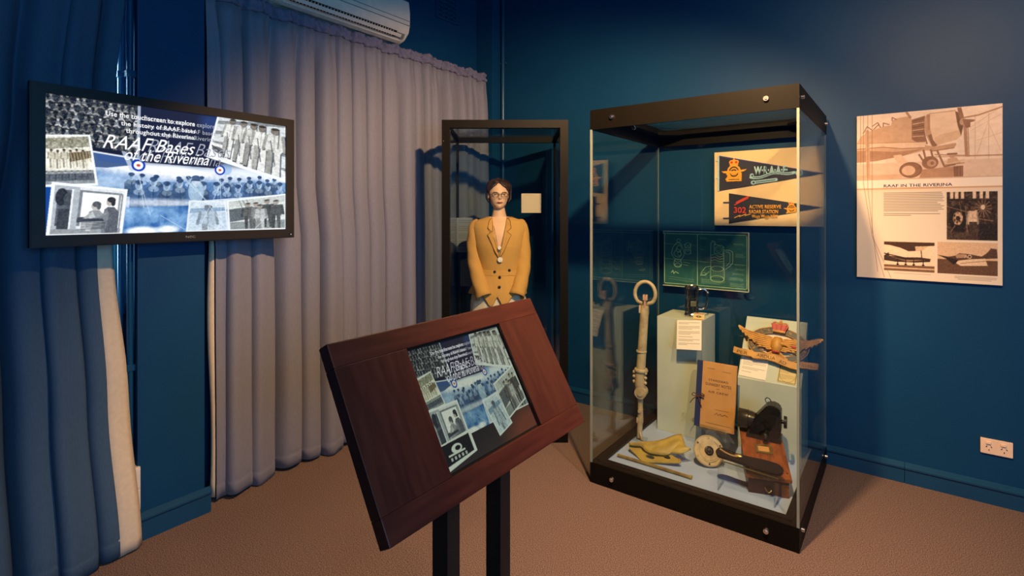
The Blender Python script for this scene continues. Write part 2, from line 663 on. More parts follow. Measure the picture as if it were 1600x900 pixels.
# pilaster with its own skirting
PX = -2.71
pil = struct(obj('trim_1', bx(XL, PX, .865, 1.143, 0, ZC, bev=.004), WALL))
ps = B()
prism(ps, [(PX-a, z) for a, z in base_profile(.105, .018)], .842, 1.165, axis='y')
obj('pilaster_skirting', ps, WALL_TRIM, pil)
# boxed chase in the corner
struct(obj('trim_2', bx(XL, -2.745, 3.40, YB, 0, ZC, bev=.003), WALL))
pp = B()
tube(pp, [(-2.715, 3.505, .11), (-2.715, 3.505, ZC)], .017, 12)
for z in (.5, 1.6, 2.7):
    box(pp, -2.745, -2.69, 3.497, 3.53, z, z+.02, bev=.002)
tag(obj('wall_conduit', pp, WALL_TRIM, smooth=True), 'blue painted conduit running up the far corner behind the mannequin case', 'pipe')
for k, (x, y, r) in enumerate(((-2.80, .828, .011), (-2.745, .848, .013))):
    pp = B()
    tube(pp, [(x, y, .31 if k else .33), (x, y, ZC)], r, 12)
    for z in (.75, 1.35, 2.05, 2.75):
        box(pp, x-.019, x+.017, y-.016, y+.02, z, z+.028, bev=.003)
    o = obj('wall_conduit', pp, WALL_TRIM, smooth=True)
    tag(o, ('thin conduit nearest the window frame, left of the pilaster', 'thicker conduit against the left edge of the pilaster')[k], 'pipe')
# skirting power box beside the pilaster
t = empty('junction_box', (-2.715, .855, .14))
obj('casing', bx(-.03, .018, -.035, .018, 0, .19, bev=.004), WHITEPL, t)
for z in (.008, .1):
    obj('cover', bx(.018, .026, -.03, .014, z, z+.082, bev=.003), WHITEPL, t)
tag(t, 'cream plastic junction box low beside the left curtain lining', 'junction box')

# wall vent above curtain
t = empty('wall_vent', (XL, 3.03, 2.97), PI/2)
obj('vent_frame', strip_ring(B(), [(-.12, 0), (.12, 0), (.12, .25), (-.12, .25)], [(-.1, .02), (.1, .02), (.1, .23), (-.1, .23)], -.014, 0), WALL_TRIM, t)
for i in range(6):
    s = B()
    pts = [(-.1+.2*k/12, -.010-.004*math.sin(k*1.6), .035+i*.034+.005*math.sin(k*1.57)) for k in range(13)]
    tube(s, pts, .0075, 6)
    obj('slat', s, WALL_TRIM, t, smooth=True)
tag(t, 'small blue painted wavy wall vent high beside the air conditioner', 'vent')

# power socket on the back wall
t = empty('power_socket', (.366, YB, .246))
obj('face_plate', bx(-.060, .060, -.011, 0, 0, .075, bev=.004), IVORY, t)
for sx in (-.028, .028):
    obj('switch', bx(sx-.013, sx+.007, -.017, -.010, .050, .062, bev=.002), IVORY, t)
    for px, pz, rr in ((-.009, .036, .6), (.009, .036, -.6), (0, .020, 0)):
        M = Matrix.Translation((sx+px, -.0112, pz))@Matrix.Rotation(rr, 4, 'Y')
        obj('socket_slot', bx(-.0015, .0015, -.0008, .0008, -.004, .004, M=M), BLACK, t)
tag(t, 'ivory double power socket on the blue wall under the poster', 'power socket')


# ------------------------------------------------------------------ curtains
def curtain(name, xf, y0f, y1f, ztop, zbot, nf, seed, amp_t, amp_b, label, nz=46, ns=420, tape_h=.07, cloth=None):
    """xf(z,s): plan x; folds run along y.  y0f/y1f(z) side edges"""
    r = random.Random(seed)
    ph = [0]
    w = [r.uniform(.55, 1.6) for _ in range(nf)]
    tot = sum(w)
    ed = [0]
    for q in w:
        ed.append(ed[-1]+q/tot)
    am = [r.uniform(.55, 1.25) for _ in range(nf+1)]
    sk = [r.uniform(-.35, .35) for _ in range(nf)]

    def fold(s):
        for i in range(nf):
            if s <= ed[i+1] or i == nf-1:
                t = (s-ed[i])/(ed[i+1]-ed[i])
                return i+t, am[i]*(1-t)+am[i+1]*t, sk[i]
        return nf, 1, 0
    root = empty(name, (xf(zbot, .5), (y0f(1)+y1f(1))/2, 0))
    ox, oy = root.location.x, root.location.y

    def P(s, z, tape=False):
        f, a, k = fold(s)
        q = (z-zbot)/(ztop-zbot)
        A = amp_b+(amp_t-amp_b)*(q**1.6)
        th = 2*PI*f
        wv = math.cos(th+k*math.sin(th))
        wv = 1-2*((1-wv)/2)**3+.24*math.sin(2.0*th+a*3)*a+.16*math.sin(3.3*f+4*a)
        ruf = .5*(1+math.tanh((q-.93)*26))
        x = xf(z, s)+A*a*wv*(1-.55*ruf)+ruf*.007*math.sin(s*nf*16.0+a*5)+.004*math.sin(5*z+f*1.7)*(1-q)
        y = y0f(z)+(y1f(z)-y0f(z))*s+A*.72*math.sin(th*1.0)*a*.8*(1-.6*ruf)*math.sin(PI*min(1, max(0, s*30)))**0
        if z < zbot+.075 and z > zbot+.06:
            x -= .003
        zz = z+(.006*math.sin(s*nf*5.3+1)*ruf+.004*math.sin(s*57)*ruf if tape or q > .95 else 0)+.01*math.sin(f*2.4)*(1-q)**3
        return Vector((x-ox, y-oy, zz))
    bm = B()
    zs = [zbot+(ztop-tape_h-zbot)*k/nz for k in range(nz+1)]
    zs = sorted(set(zs+[zbot+.058, zbot+.066, zbot+.077]))
    rings = [[P(i/ns, z) for i in range(ns+1)] for z in zs]
    loft(bm, rings, cap=False, closed=False)
    o = obj('drape', bm, cloth or CURTAIN, root, smooth='all')
    sd = o.modifiers.new('thick', 'SOLIDIFY')
    sd.thickness = .003
    bm = B()
    n2 = ns*2
    rings = []
    for j in range(9):
        z = ztop-tape_h+tape_h*j/8
        bul = .008*abs(math.sin(PI*j/8*2))+.002
        row = []
        for i in range(n2+1):
            s = i/n2
            p = P(s, z, True)
            p.x += bul+.006*math.sin(s*nf*23+j*.7)+.004*math.sin(s*nf*41+j*1.3)
            row.append(p)
        rings.append(row)
    loft(bm, rings, cap=False, closed=False)
    o = obj('heading_tape', bm, TAPE, root, smooth='all')
    sd = o.modifiers.new('thick', 'SOLIDIFY')
    sd.thickness = .004
    tag(root, label, 'curtain')
    return root, P


rc, RP = curtain('curtain', lambda z, s: -2.800, lambda z: 1.178+(.035 if z < 1.3 else .035*max(0, (1.6-z)/.3)), lambda z: 3.36, 2.598, .018, 17, 11, .036, .066,
                 'long grey mauve curtain between the wall screen and the corner, under the air conditioner')
# lining showing along the near edge
lb = B()
rings = []
for k in range(30):
    z = .03+1.9*k/29
    p = RP(0, z)
    wv = .010*math.sin(z*5)
    rings.append([Vector((p.x-.01, p.y-.004, z)), Vector((p.x-.03, p.y-.020+wv*.5, z)), Vector((p.x-.060, p.y-.010+wv, z)), Vector((p.x-.09, p.y+.02, z))])
loft(lb, rings, cap=False, closed=False)
o = obj('lining', lb, LINING, rc, smooth='all')
o.modifiers.new('thick', 'SOLIDIFY').thickness = .002
o['label'] = 'cream lining along the near edge'


def lerp_tab(tab):
    def f(z):
        for (z0, v0), (z1, v1) in zip(tab, tab[1:]):
            if z <= z1:
                t = max(0, (z-z0)/(z1-z0))
                t = t*t*(3-2*t)
                return v0+(v1-v0)*t
        return tab[-1][1]
    return f


lx = lerp_tab([(0, -2.66), (.7, -2.74), (1.25, -2.80), (2.7, -2.80)])
lc, LP = curtain('curtain', lambda z, s: lx(z)+.02*(1-s)*0, lambda z: -.55, lerp_tab([(0, .775), (.6, .755), (1.3, .735), (1.9, .80), (2.6, .855)]), 2.66, .012, 8, 5, .026, .06,
                 'navy blue curtain at the far left behind the wall screen', ns=300, cloth=CURTAIN_B)
lb = B()
rings = []
wtab = lerp_tab([(0, .085), (.5, .085), (1.35, .065), (1.6, .02)])
for k in range(40):
    z = .012+1.75*k/39
    p = LP(1, z)
    w = wtab(z)
    rings.append([Vector((p.x+.002, p.y-.004, z)), Vector((p.x-.004, p.y+w*.3, z)), Vector((p.x-.008+.004*math.sin(z*6), p.y+w*.7, z)), Vector((p.x-.02, p.y+w, z))])
loft(lb, rings, cap=False, closed=False)
o = obj('lining', lb, LINING, lc, smooth='all')
o.modifiers.new('thick', 'SOLIDIFY').thickness = .002
o['label'] = 'cream lining turned out along the right edge'
# tracks
for y0, y1, lab in ((1.17, 3.38, 'white curtain track above the grey mauve curtain'), (-.6, .855, 'white curtain track over the far left curtain')):
    zt = 2.572 if y0 > 0 else 2.632
    t = empty('curtain_track', (-2.868, y0, zt))
    obj('rail', bx(-.012, .012, 0, y1-y0, 0, .022, bev=.002), WHITEPL, t)
    n = 4
    for k in range(n):
        yy = .05+(y1-y0-.1)*k/(n-1)
        obj('bracket', bx(-.05, .0, yy-.012, yy+.012, .022, .034, bev=.002), WHITEPL, t)
    tag(t, lab, 'curtain rail')

# ------------------------------------------------------------------ air conditioner
t = empty('air_conditioner', (XL, 2.0, 2.618), PI/2)
prof = [(0, .0), (-.10, .0), (-.155, .018), (-.195, .06), (-.208, .11), (-.21, .20), (-.20, .27), (-.17, .292), (0, .292)]
ac = B()
prism(ac, prof, -.47, .47, axis='x')
bmesh.ops.bevel(ac, geom=[e for e in ac.edges if abs(e.verts[0].co.x-e.verts[1].co.x) < 1e-4], offset=.012, segments=3, affect='EDGES')
obj('body', ac, WHITEPL, t, smooth=True)
sl = frame_M((0, -.180, .036), (1, 0, 0), (0, -.62, .78))   # plane on the sloping lower front
obj('air_outlet', bx(-.40, .36, -.021, .021, -.002, .004, M=sl), BLACK, t)['label'] = 'dark slot with directing vanes'
for k in range(34):
    x = -.385+k*.0215
    obj('vane', bx(x, x+.003, -.019, .019, .002, .009, M=sl@Matrix.Rotation(.25, 4, 'Z')@Matrix.Translation((0, 0, 0)) if False else sl), WHITEPL, t)
obj('louvre', bx(-.41, .40, -.012, .010, .007, .011, bev=.0015, M=sl), WHITEPL, t)
sl2 = frame_M((0, -.128, .0085), (1, 0, 0), (0, -.95, .31))
obj('louvre', bx(-.42, .42, -.018, .018, .0, .006, bev=.002, M=sl2), WHITEPL, t)
for z in (.105, .135):
    obj('panel_seam', bx(-.462, .462, -.212, -.205, z, z+.003), GREY, t)
obj('indicator_panel', bx(.365, .43, -.020, .016, .0, .005, bev=.002, M=sl), GREY, t)
obj('indicator_light', ball(B(), (.375, 0, .006), .004, M=sl), emit_mat('amber light', (1, .7, .1, 1), 3), t)
tag(t, 'white wall mounted air conditioner above the curtain', 'air conditioner')


# ------------------------------------------------------------------ pictures shown on the screens
def pic_crowd():
    c = Cv(190, 120, (40, 46, 58))
    c.fuzz(26, 30, 3)
    r = random.Random(4)
    for row in range(6):
        y = -.02+row*.175
        for k in range(12):
            x = (k+.5*(row % 2))*.137+r.uniform(-.03, .03)
            g = r.uniform(110, 200)
            dy = r.uniform(-.02, .02)+x*.03
            c.poly([(x-.05, y+dy+.16), (x-.03, y+dy+.065), (x+.03, y+dy+.06), (x+.055, y+dy+.17)], (g*.62, g*.66, g*.70), .95)
            c.line([(x-.045, y+dy+.15), (x+.01, y+dy+.12), (x+.05, y+dy+.16)], .024, (g, g, g))
            c.ell(x+.01, y+dy+.19, .04, .03, (g*.25, g*.28, g*.34), .9)
            c.ell(x, y+dy+.028, .022, .032, (g, g, g*.95))
            c.poly([(x-.04, y+dy+.012), (x-.01, y+dy-.018), (x+.035, y+dy-.008), (x+.03, y+dy+.012)], (34, 38, 48) if r.random() < .5 else (g*.8, g*.8, g*.8))
    c.fuzz(46, 45, 9)
    c.fuzz(30, 80, 10)
    return c


def framed(c, border=.045, col=(242, 246, 248)):
    b = border
    for q in (((0, 0), (c.A, 0), (c.A, b), (0, b)), ((0, 1-b), (c.A, 1-b), (c.A, 1), (0, 1)), ((0, 0), (b, 0), (b, 1), (0, 1)), ((c.A-b, 0), (c.A, 0), (c.A, 1), (c.A-b, 1))):
        c.poly(q, col)
    return c


def pic_field():
    c = Cv(110, 130, (238, 236, 222), aspect=.85)
    c.fuzz(30, 12, 12)
    c.poly([(0, .08), (.85, .04), (.85, .26), (0, .30)], (132, 130, 112), .8)
    c.fuzz(60, 30, 13, (c.V < .33)*1.0)
    for k in range(6):
        c.man(.16+k*.105, .30+.02*(k % 2), .36, (205, 200, 180), (96, 84, 62))
    c.poly([(.45, .38), (.83, .34), (.83, .48), (.45, .56)], (70, 55, 36), .75)
    for k in range(7):
        c.line([(.47+k*.052, .36), (.49+k*.05, .56)], .012, (190, 176, 140))
    c.rect(0, .72, .85, .96, (128, 138, 146), .9)
    for k in range(8):
        c.man(.06+k*.1, .72, .34, (92, 100, 112), (180, 180, 176), full=False)
    c.fuzz(30, 40, 14)
    return framed(c, .04)


def pic_room():
    c = Cv(150, 120, (225, 230, 234), aspect=1.25)
    c.rect(0, 0, .42, 1, (178, 186, 194))
    c.rect(.10, .12, .3, .8, (92, 100, 112))
    c.ell(.16, .26, .09, .16, (44, 50, 60)); c.ell(.26, .30, .07, .13, (70, 78, 88))
    c.rect(.13, .48, .3, .96, (60, 66, 76)); c.rect(.3, .1, .33, .9, (240, 244, 246))
    c.rect(.42, .10, .47, .8, (120, 128, 138)); c.rect(.47, .14, 1.12, .62, (252, 253, 254))
    c.rect(.47, .10, 1.16, .14, (130, 138, 146))
    c.rect(1.1, .1, 1.14, 1, (150, 156, 162)); c.rect(1.16, .12, 1.18, 1, (110, 116, 124))
    c.rect(0, .86, 1.25, 1, (150, 156, 162))
    c.poly([(.42, .63), (.98, .60), (1.0, .70), (.45, .72)], (70, 76, 86))
    c.poly([(.60, .52), (.66, .48), (.78, .48), (.86, .56), (.90, .80), (.86, 1), (.60, 1), (.57, .72)], (150, 156, 162))
    c.poly([(.66, .50), (.72, .62), (.66, .9), (.58, .9), (.57, .7)], (196, 200, 202))
    c.ell(.70, .40, .068, .085, (190, 188, 184)); c.ell(.72, .36, .075, .06, (84, 88, 94)); c.ell(.76, .41, .035, .06, (84, 88, 94))
    c.line([(.62, .56), (.54, .66), (.66, .68)], .045, (176, 178, 178))
    c.poly([(.86, .46), (.92, .40), (1.04, .40), (1.13, .50), (1.15, 1), (.84, 1), (.84, .7)], (92, 98, 108))
    c.poly([(.90, .42), (.96, .56), (.90, .98), (.84, .98), (.84, .6)], (122, 128, 138))
    c.ell(.945, .30, .062, .085, (186, 182, 176)); c.ell(.97, .25, .078, .058, (48, 50, 56)); c.ell(1.01, .31, .04, .07, (48, 50, 56))
    c.line([(.90, .52), (.80, .64), (.68, .66)], .05, (132, 138, 146))
    c.poly([(.42, .66), (.84, .64), (.88, .70), (.42, .73)], (62, 68, 78))
    for k in range(5):
        c.line([(.5, .74+k*.03), (.9, .73+k*.03)], .012, (60, 64, 72))
    c.fuzz(22, 36, 22)
    return framed(c, .05)


def pic_crew():
    c = Cv(150, 130, (214, 220, 222), aspect=1.2)
    for k in range(4):
        c.poly([(0, .16+k*.24), (1.2, .02+k*.26), (1.2, .10+k*.26), (0, .24+k*.24)], (120, 126, 130), .85)
    c.poly([(0, .66), (.4, .70), (1.2, .86), (1.2, 1), (0, 1)], (236, 238, 238))
    for k, x in enumerate((.32, .52, .69, .82, 1.0)):
        g = 232-12*(k % 3)
        c.man(x+.012, .075+.02*k, .84, (92, 98, 106), (92, 98, 106))
        c.man(x, .07+.02*k, .82, (g, g, g-4), (126, 118, 110))
        c.line([(x-.05, .40), (x+.02, .8)], .014, (96, 98, 102))
        c.line([(x+.06, .22), (x+.05, .52)], .012, (84, 88, 94))
    c.fuzz(26, 30, 32); c.fuzz(20, 60, 33)
    c.ell(.18, .80, .12, .06, (100, 104, 106), rot=.2); c.line([(.05, .74), (.3, .86)], .03, (70, 74, 78))
    return framed(c, .045)


def pic_group(dark=True):
    c = Cv(130, 110, (214, 220, 216), aspect=1.2)
    c.rect(0, 0, 1.2, .22, (196, 202, 198)); c.poly([(0, .30), (.55, .26), (.6, .62), (0, .72)], (92, 100, 106))
    c.rect(0, .72, 1.2, 1, (140, 148, 148))
    for k, x in enumerate((.28, .36, .44)):
        c.line([(x, .05), (x+.06, .28)], .016, (120, 124, 124))
    for x, g, y in ((.46, 92, .14), (.62, 128, .15), (.84, 70, .10), (1.0, 78, .14), (.70, 190, .22)):
        c.man(x, y, .82, (g, g+2, g), (158, 150, 140))
    c.fuzz(30, 36, 42)
    return framed(c, .04)


def pic_single():
    c = Cv(80, 100, (206, 222, 234), aspect=.85)
    c.poly([(0, .3), (.85, .22), (.85, .34), (0, .45)], (130, 160, 190))
    c.man(.42, .16, 1.25, (176, 192, 206), (104, 118, 134))
    c.ell(.44, .22, .085, .08, (84, 96, 112))
    c.fuzz(34, 24, 52)
    return framed(c, .035)


def collage(w, h):
    A = 16/9
    c = Cv(w, h, (24, 30, 52), aspect=A)
    q = lambda l: [(x*A, y) for x, y in l]
    n1, n2, n3 = c.noise(7, 61), c.noise(16, 62), c.noise(40, 63)
    # tinted sky and aircraft behind
    m = np.clip((c.V-.42)/.06, 0, 1)
    sky = np.stack([70+150*n1, 120+110*n1, 185+60*n1], -1)
    c.a = c.a*(1-m[..., None])+sky*m[..., None]
    c.ell(.42*A, .50, .30*A, .055, (250, 252, 255), .95, rot=.02, soft=.05)
    c.ell(.86*A, .49, .24*A, .05, (240, 247, 255), .85, rot=.12, soft=.05)
    c.poly(q([(0, .38), (.32, .40), (.32, .46), (.2, .50), (0, .5)]), (70, 96, 140))
    c.poly(q([(.16, .39), (.27, .41), (.27, .47), (.17, .45)]), (60, 92, 150))
    c.line(q([(.26, .36), (.29, .50)]), .03, (196, 210, 226), .8)
    c.line(q([(.15, .385), (.32, .42)]), .012, (225, 232, 240))
    # blue tinted rows of aircrew
    r = random.Random(9)
    bm_ = c.polymask(q([(.26, .60), (1, .55), (1, .70), (.56, .76), (.30, .80)]))
    c.blend(bm_, (84, 124, 172), .7)
    for row, n_, y0_, sc in ((0, 15, .555, .85), (1, 13, .60, 1.1)):
        for k in range(n_):
            x = (.29+(k+.5*row)*.70/n_+r.uniform(-.008, .008))*A
            if row == 0 and k in (3, 7):
                continue
            y = y0_+r.uniform(-.015, .02)-(.02 if x > .75*A else 0)
            g = r.uniform(.75, 1.2)
            c.poly([(x-.055*sc, y+.06*sc), (x-.03*sc, y+.035*sc), (x+.03*sc, y+.035*sc), (x+.055*sc, y+.06*sc), (x+.06*sc, y+.19*sc), (x-.06*sc, y+.19*sc)], (66*g, 98*g, 142*g), .9)
            c.ell(x, y+.055*sc, .034*sc, .022*sc, (150*g, 176*g, 204*g), .8)
            c.line([(x, y+.06*sc), (x+r.uniform(-.01, .01), y+.16*sc)], .008, (40, 64, 104), .8)
            c.ell(x, y+.008*sc, .022*sc, .032*sc, (168, 192, 218))
            c.ell(x-.006*sc, y+.012*sc, .012*sc, .02*sc, (120, 148, 182), .7)
            c.ell(x, y-.016*sc, .024*sc, .016*sc, (50, 76, 116))
            c.line([(x-.011*sc, y+.002), (x+.011*sc, y+.002)], .005, (56, 78, 116), .8)
    c.ell(.55*A, .66, .062, .10, (168, 196, 220), .85); c.ell(.55*A, .575, .032, .045, (190, 208, 226)); c.ell(.55*A, .545, .036, .022, (58, 84, 122)); c.line(q([(.535, .565), (.565, .565)]), .012, (50, 72, 108))
    c.ell(.22*A, .60, .05*A, .05, (190, 214, 238), .6, soft=.04)
    c.poly(q([(.55, .74), (1, .66), (1, .76), (.5, .84)]), (236, 244, 252), .85)
    c.ell(.40*A, .76, .20*A, .03, (240, 246, 255), .7, soft=.03)
    low = c.polymask(q([(.27, .80), (.52, .78), (.51, 1), (.255, 1)]))
    c.a = c.a*(1-low[..., None]*.9)+np.stack([30+120*n2, 84+110*n2, 156+80*n2], -1)*(low*.9)[..., None]
    for k in range(7):
        c.ell((.31+k*.032)*A, .87+.02*(k % 2), .018, .05, (110, 156, 205), .6)
    c.ell(.33*A, .985, .06*A, .035, (252, 254, 255), soft=.02); c.ell(.43*A, .975, .045*A, .03, (240, 248, 255), soft=.02)
    c.fuzz(22, 44, 66, (c.V > .5)*1.0)
    # navy panel
    c.poly(q([(.32, .0), (.66, .0), (.66, .455), (.32, .44)]), (26, 34, 62))
    c.ell(.62*A, .06, .05*A, .08, (44, 84, 160), .5, soft=.08)
    # photographs
    c.paste(pic_crowd(), q([(0, .0), (.315, .0), (.315, .375), (0, .33)]))
    c.line(q([(.318, 0), (.313, .40)]), .02, (196, 210, 226), .8)
    c.paste(pic_field(), q([(-.012, .295), (.144, .263), (.171, .635), (-.005, .66)]))
    c.paste(pic_crew(), q([(.648, -.02), (1.03, -.04), (1.03, .56), (.595, .36)]))
    c.paste(pic_group(), q([(.69, .732), (1.01, .652), (1.01, 1.0), (.70, 1.0)]), .95)
    c.paste(pic_single(), q([(.519, .737), (.685, .741), (.702, .998), (.505, 1.0)]), .85)
    c.rect(0, .66, .03*A, 1, (20, 70, 150))
    c.paste(pic_room(), q([(.022, .62), (.275, .659), (.254, 1.01), (.003, 1.01)]))
    # map lines and roundels
    for l in ([(.315, .47), (.335, .8)], [(.31, .52), (.36, .86)], [(.66, .5), (.665, .98)], [(.47, .5), (.62, .78)], [(.66, .6), (.56, .98)], [(.83, .99), (.90, .87)], [(.40, .86), (.5, .98)], [(.5, .5), (.69, .99)]):
        c.line(q(l), .004, (225, 238, 250), .7)
    c.ell(.69*A, .455, .045, .05, (120, 170, 225), .5)
    for x, y, r_ in ((.315, .468, .047), (.658, .466, .044)):
        c.ell(x*A, y, r_, r_, (22, 60, 178)); c.ell(x*A, y, r_*.68, r_*.68, (246, 248, 250)); c.ell(x*A, y, r_*.28, r_*.22, (206, 70, 48))
    return c


TVC = collage(480, 270)
WTXT = emit_mat('white screen lettering', (1, 1, 1, 1), 1.0)
GTXT = emit_mat('grey ghost lettering', (.42, .46, .56, 1), .9)
KTXT = emit_mat('pale touch screen lettering', (.8, .85, .85, 1), .75)
KGTXT = emit_mat('dim touch screen lettering', (.3, .32, .36, 1), .8)
BEZTXT = mat('grey logo print', (.25, .24, .23, 1), .4, scale=10)


def screen_words(parent, M, W, Hh, m1, m2, bo=0.0):
    """M: frame with origin at the screen's top left, x right, y up; W,Hh size"""
    def at(u, v, k=0):
        return M@Matrix.Translation((u*W, -v*Hh, .0006+k*.0003))
    rows = [("Use the touchscreen to explore", .196, .120, .348, .052), ("the history of RAAF bases", .250, .178, .296, .046), ("throughout the Riverina.", .268, .232, .278, .046)]
    for s, u, v, w, h in rows:
        text('ghost_lettering', s, m2, parent, at(u+.09, v+.002), w*W, h*Hh, spacing=1.05)
        text('lettering', s, m1, parent, at(u, v, 1), w*W, h*Hh, spacing=1.05, bold=.012+bo)
    big = [("RAAF Bases", .185, .352, .36, .105), ("of the Riverina", .262, .432, .345, .095)]
    for s, u, v, w, h in big:
        text('ghost_lettering', s, m2, parent, at(u+.165 if 'RAAF' in s else u+.055, v+.004), w*W, h*Hh, shear=.45, bold=-.012)
        text('lettering', s, m1, parent, at(u, v, 1), w*W, h*Hh, shear=.45, bold=bo)


# ------------------------------------------------------------------ wall screen
t = empty('wall_display', (-2.615, 1.0155, 1.317), PI/2)
W2, HT = .5275, .625
obj('housing', bx(-W2+.03, W2-.03, .012, .085, .03, HT-.03, bev=.01), BLACKPL, t)
bz = B()
a0, a1, b0, b1 = -.4825, .4825, .046, .586
strip_ring(bz, [(-W2, 0), (W2, 0), (W2, HT), (-W2, HT)], [(a0, b0), (a1, b0), (a1, b1), (a0, b1)], -.018, .02)
bmesh.ops.bevel(bz, geom=[e for e in bz.edges if all(abs(abs(v.co.x)-W2) < 1e-4 or abs(v.co.z-0) < 1e-4 or abs(v.co.z-HT) < 1e-4 for v in e.verts) and all(v.co.y < 0 for v in e.verts)], offset=.004, segments=2, affect='EDGES')
obj('bezel', bz, BLACKPL, t)
scr = canvas_mesh('screen', TVC, a0, a1, b0, b1, -.006, SCREEN_ON, t)
Mtv = Matrix.Translation((a0, -.006, b1))@FRONT
screen_words(scr, Mtv, a1-a0, b1-b0, WTXT, GTXT)
text('maker_mark', 'NEC', BEZTXT, t, Matrix.Translation((.0, -.0181, .017))@FRONT, .040, .011, spacing=1.1, bold=.02)
obj('power_button', cyl(B(), (.505, -.0175, .018), (.505, -.021, .018), .008, n=16), BLACK, t)
obj('power_light', ball(B(), (.505, -.0215, .018), .0022, seg=8), WTXT, t)
obj('wall_bracket', bx(-.12, .10, .085, .098, .12, .50, bev=.003), BLACK, t)
tag(t, 'large black framed wall screen showing a collage of old air force photographs', 'screen')

# ------------------------------------------------------------------ touch screen kiosk
t = empty('touchscreen_kiosk', (-.93, 1.108, 0), PI/2)
KM = frame_M((0, .122, 1.151), (1, 0, 0), (0, .494, .8695))
HB, WB = .4405, .405
s0, s1 = .064, .3755
u0, u1 = -.185, .187
th = .036
fr_r = (-.0115)
# rails and blocks around the opening
obj('top_rail', bx(-WB, WB, -.058, 0, -th, 0, bev=.003, M=KM), WOOD, t)
obj('bottom_rail', bx(-WB, WB, -HB, -.3815, -th, 0, bev=.003, M=KM), WOOD, t)
obj('side_panel', bx(-WB, u0-.006, -.3815, -.058, -th, 0, bev=.0015, M=KM), WOODV, t)
obj('side_panel', bx(u1+.006, WB, -.3815, -.058, -th, 0, bev=.0015, M=KM), WOODV, t)
obj('screen_gasket', bx(u0-.006, u1+.006, -.3815, -.058, -th+.002, -.012, M=KM), BLACK, t)
KA = (u1-u0)/(s1-s0)
kc = Cv(330, 276, (22, 22, 24), aspect=KA)
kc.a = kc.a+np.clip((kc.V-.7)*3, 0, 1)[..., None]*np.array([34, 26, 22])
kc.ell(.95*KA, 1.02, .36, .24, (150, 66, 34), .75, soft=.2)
kc.paste(TVC, [(0, 0), (KA, 0), (KA, .80), (0, .80)])
kc.paste(pic_room(), [(-.01, .50), (.285*KA, .505), (.285*KA, .84), (-.01, .86)])
kc.poly([(0, .78), (.30*KA, .76), (.30*KA, .94), (0, .985)], (236, 240, 238))
kc.poly([(0, .79), (.275*KA, .785), (.275*KA, .925), (0, .95)], (22, 24, 26))
kc.ell(.13*KA, .85, .06, .035, (232, 236, 234)); kc.ell(.14*KA, .85, .03, .018, (24, 24, 26)); kc.rect(.04*KA, .875, .2*KA, .89, (230, 234, 232))
for k in range(5):
    kc.rect((.05+k*.035)*KA, .90, (.068+k*.035)*KA, .925, (200, 205, 205))
kc.paste(pic_group(), [(.70*KA, .50), (1.0*KA, .40), (1.0*KA, .74), (.72*KA, .84)])
kc.paste(pic_single(), [(.52*KA, .60), (.69*KA, .58), (.74*KA, .88), (.56*KA, .93)])
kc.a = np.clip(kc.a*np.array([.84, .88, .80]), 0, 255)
KS = KM@Matrix.Translation(((u0+u1)/2, -s1, -.0105))@FRONT.inverted()
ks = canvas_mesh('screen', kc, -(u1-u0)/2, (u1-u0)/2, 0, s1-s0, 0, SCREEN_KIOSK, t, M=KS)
screen_words(ks, KM@Matrix.Translation((u0, -s0, -.0103)), u1-u0, (s1-s0)*.80, KTXT, KGTXT, -.022)
for px_ in (-.147, .065):
    p = B()
    box(p, px_-.023, px_+.023, -.030, .022, .012, .80, bev=.002)
    obj('post', p, BLACK, t)
obj('base_plate', bx(-.30, .22, -.22, .22, 0, .012, bev=.003), BLACK, t)
for px_ in (-.147, .065):
    br = B()
    prism(br, [(.0, .80), (.022, .74), (.05, .80), (.135, 1.02), (.100, 1.03), (.0, .86)], px_-.018, px_+.018, axis='x')
    obj('mounting_bracket', br, BLACK, t)
tag(t, 'tilted dark wood touchscreen stand on two black posts in front of the mannequin case', 'kiosk')

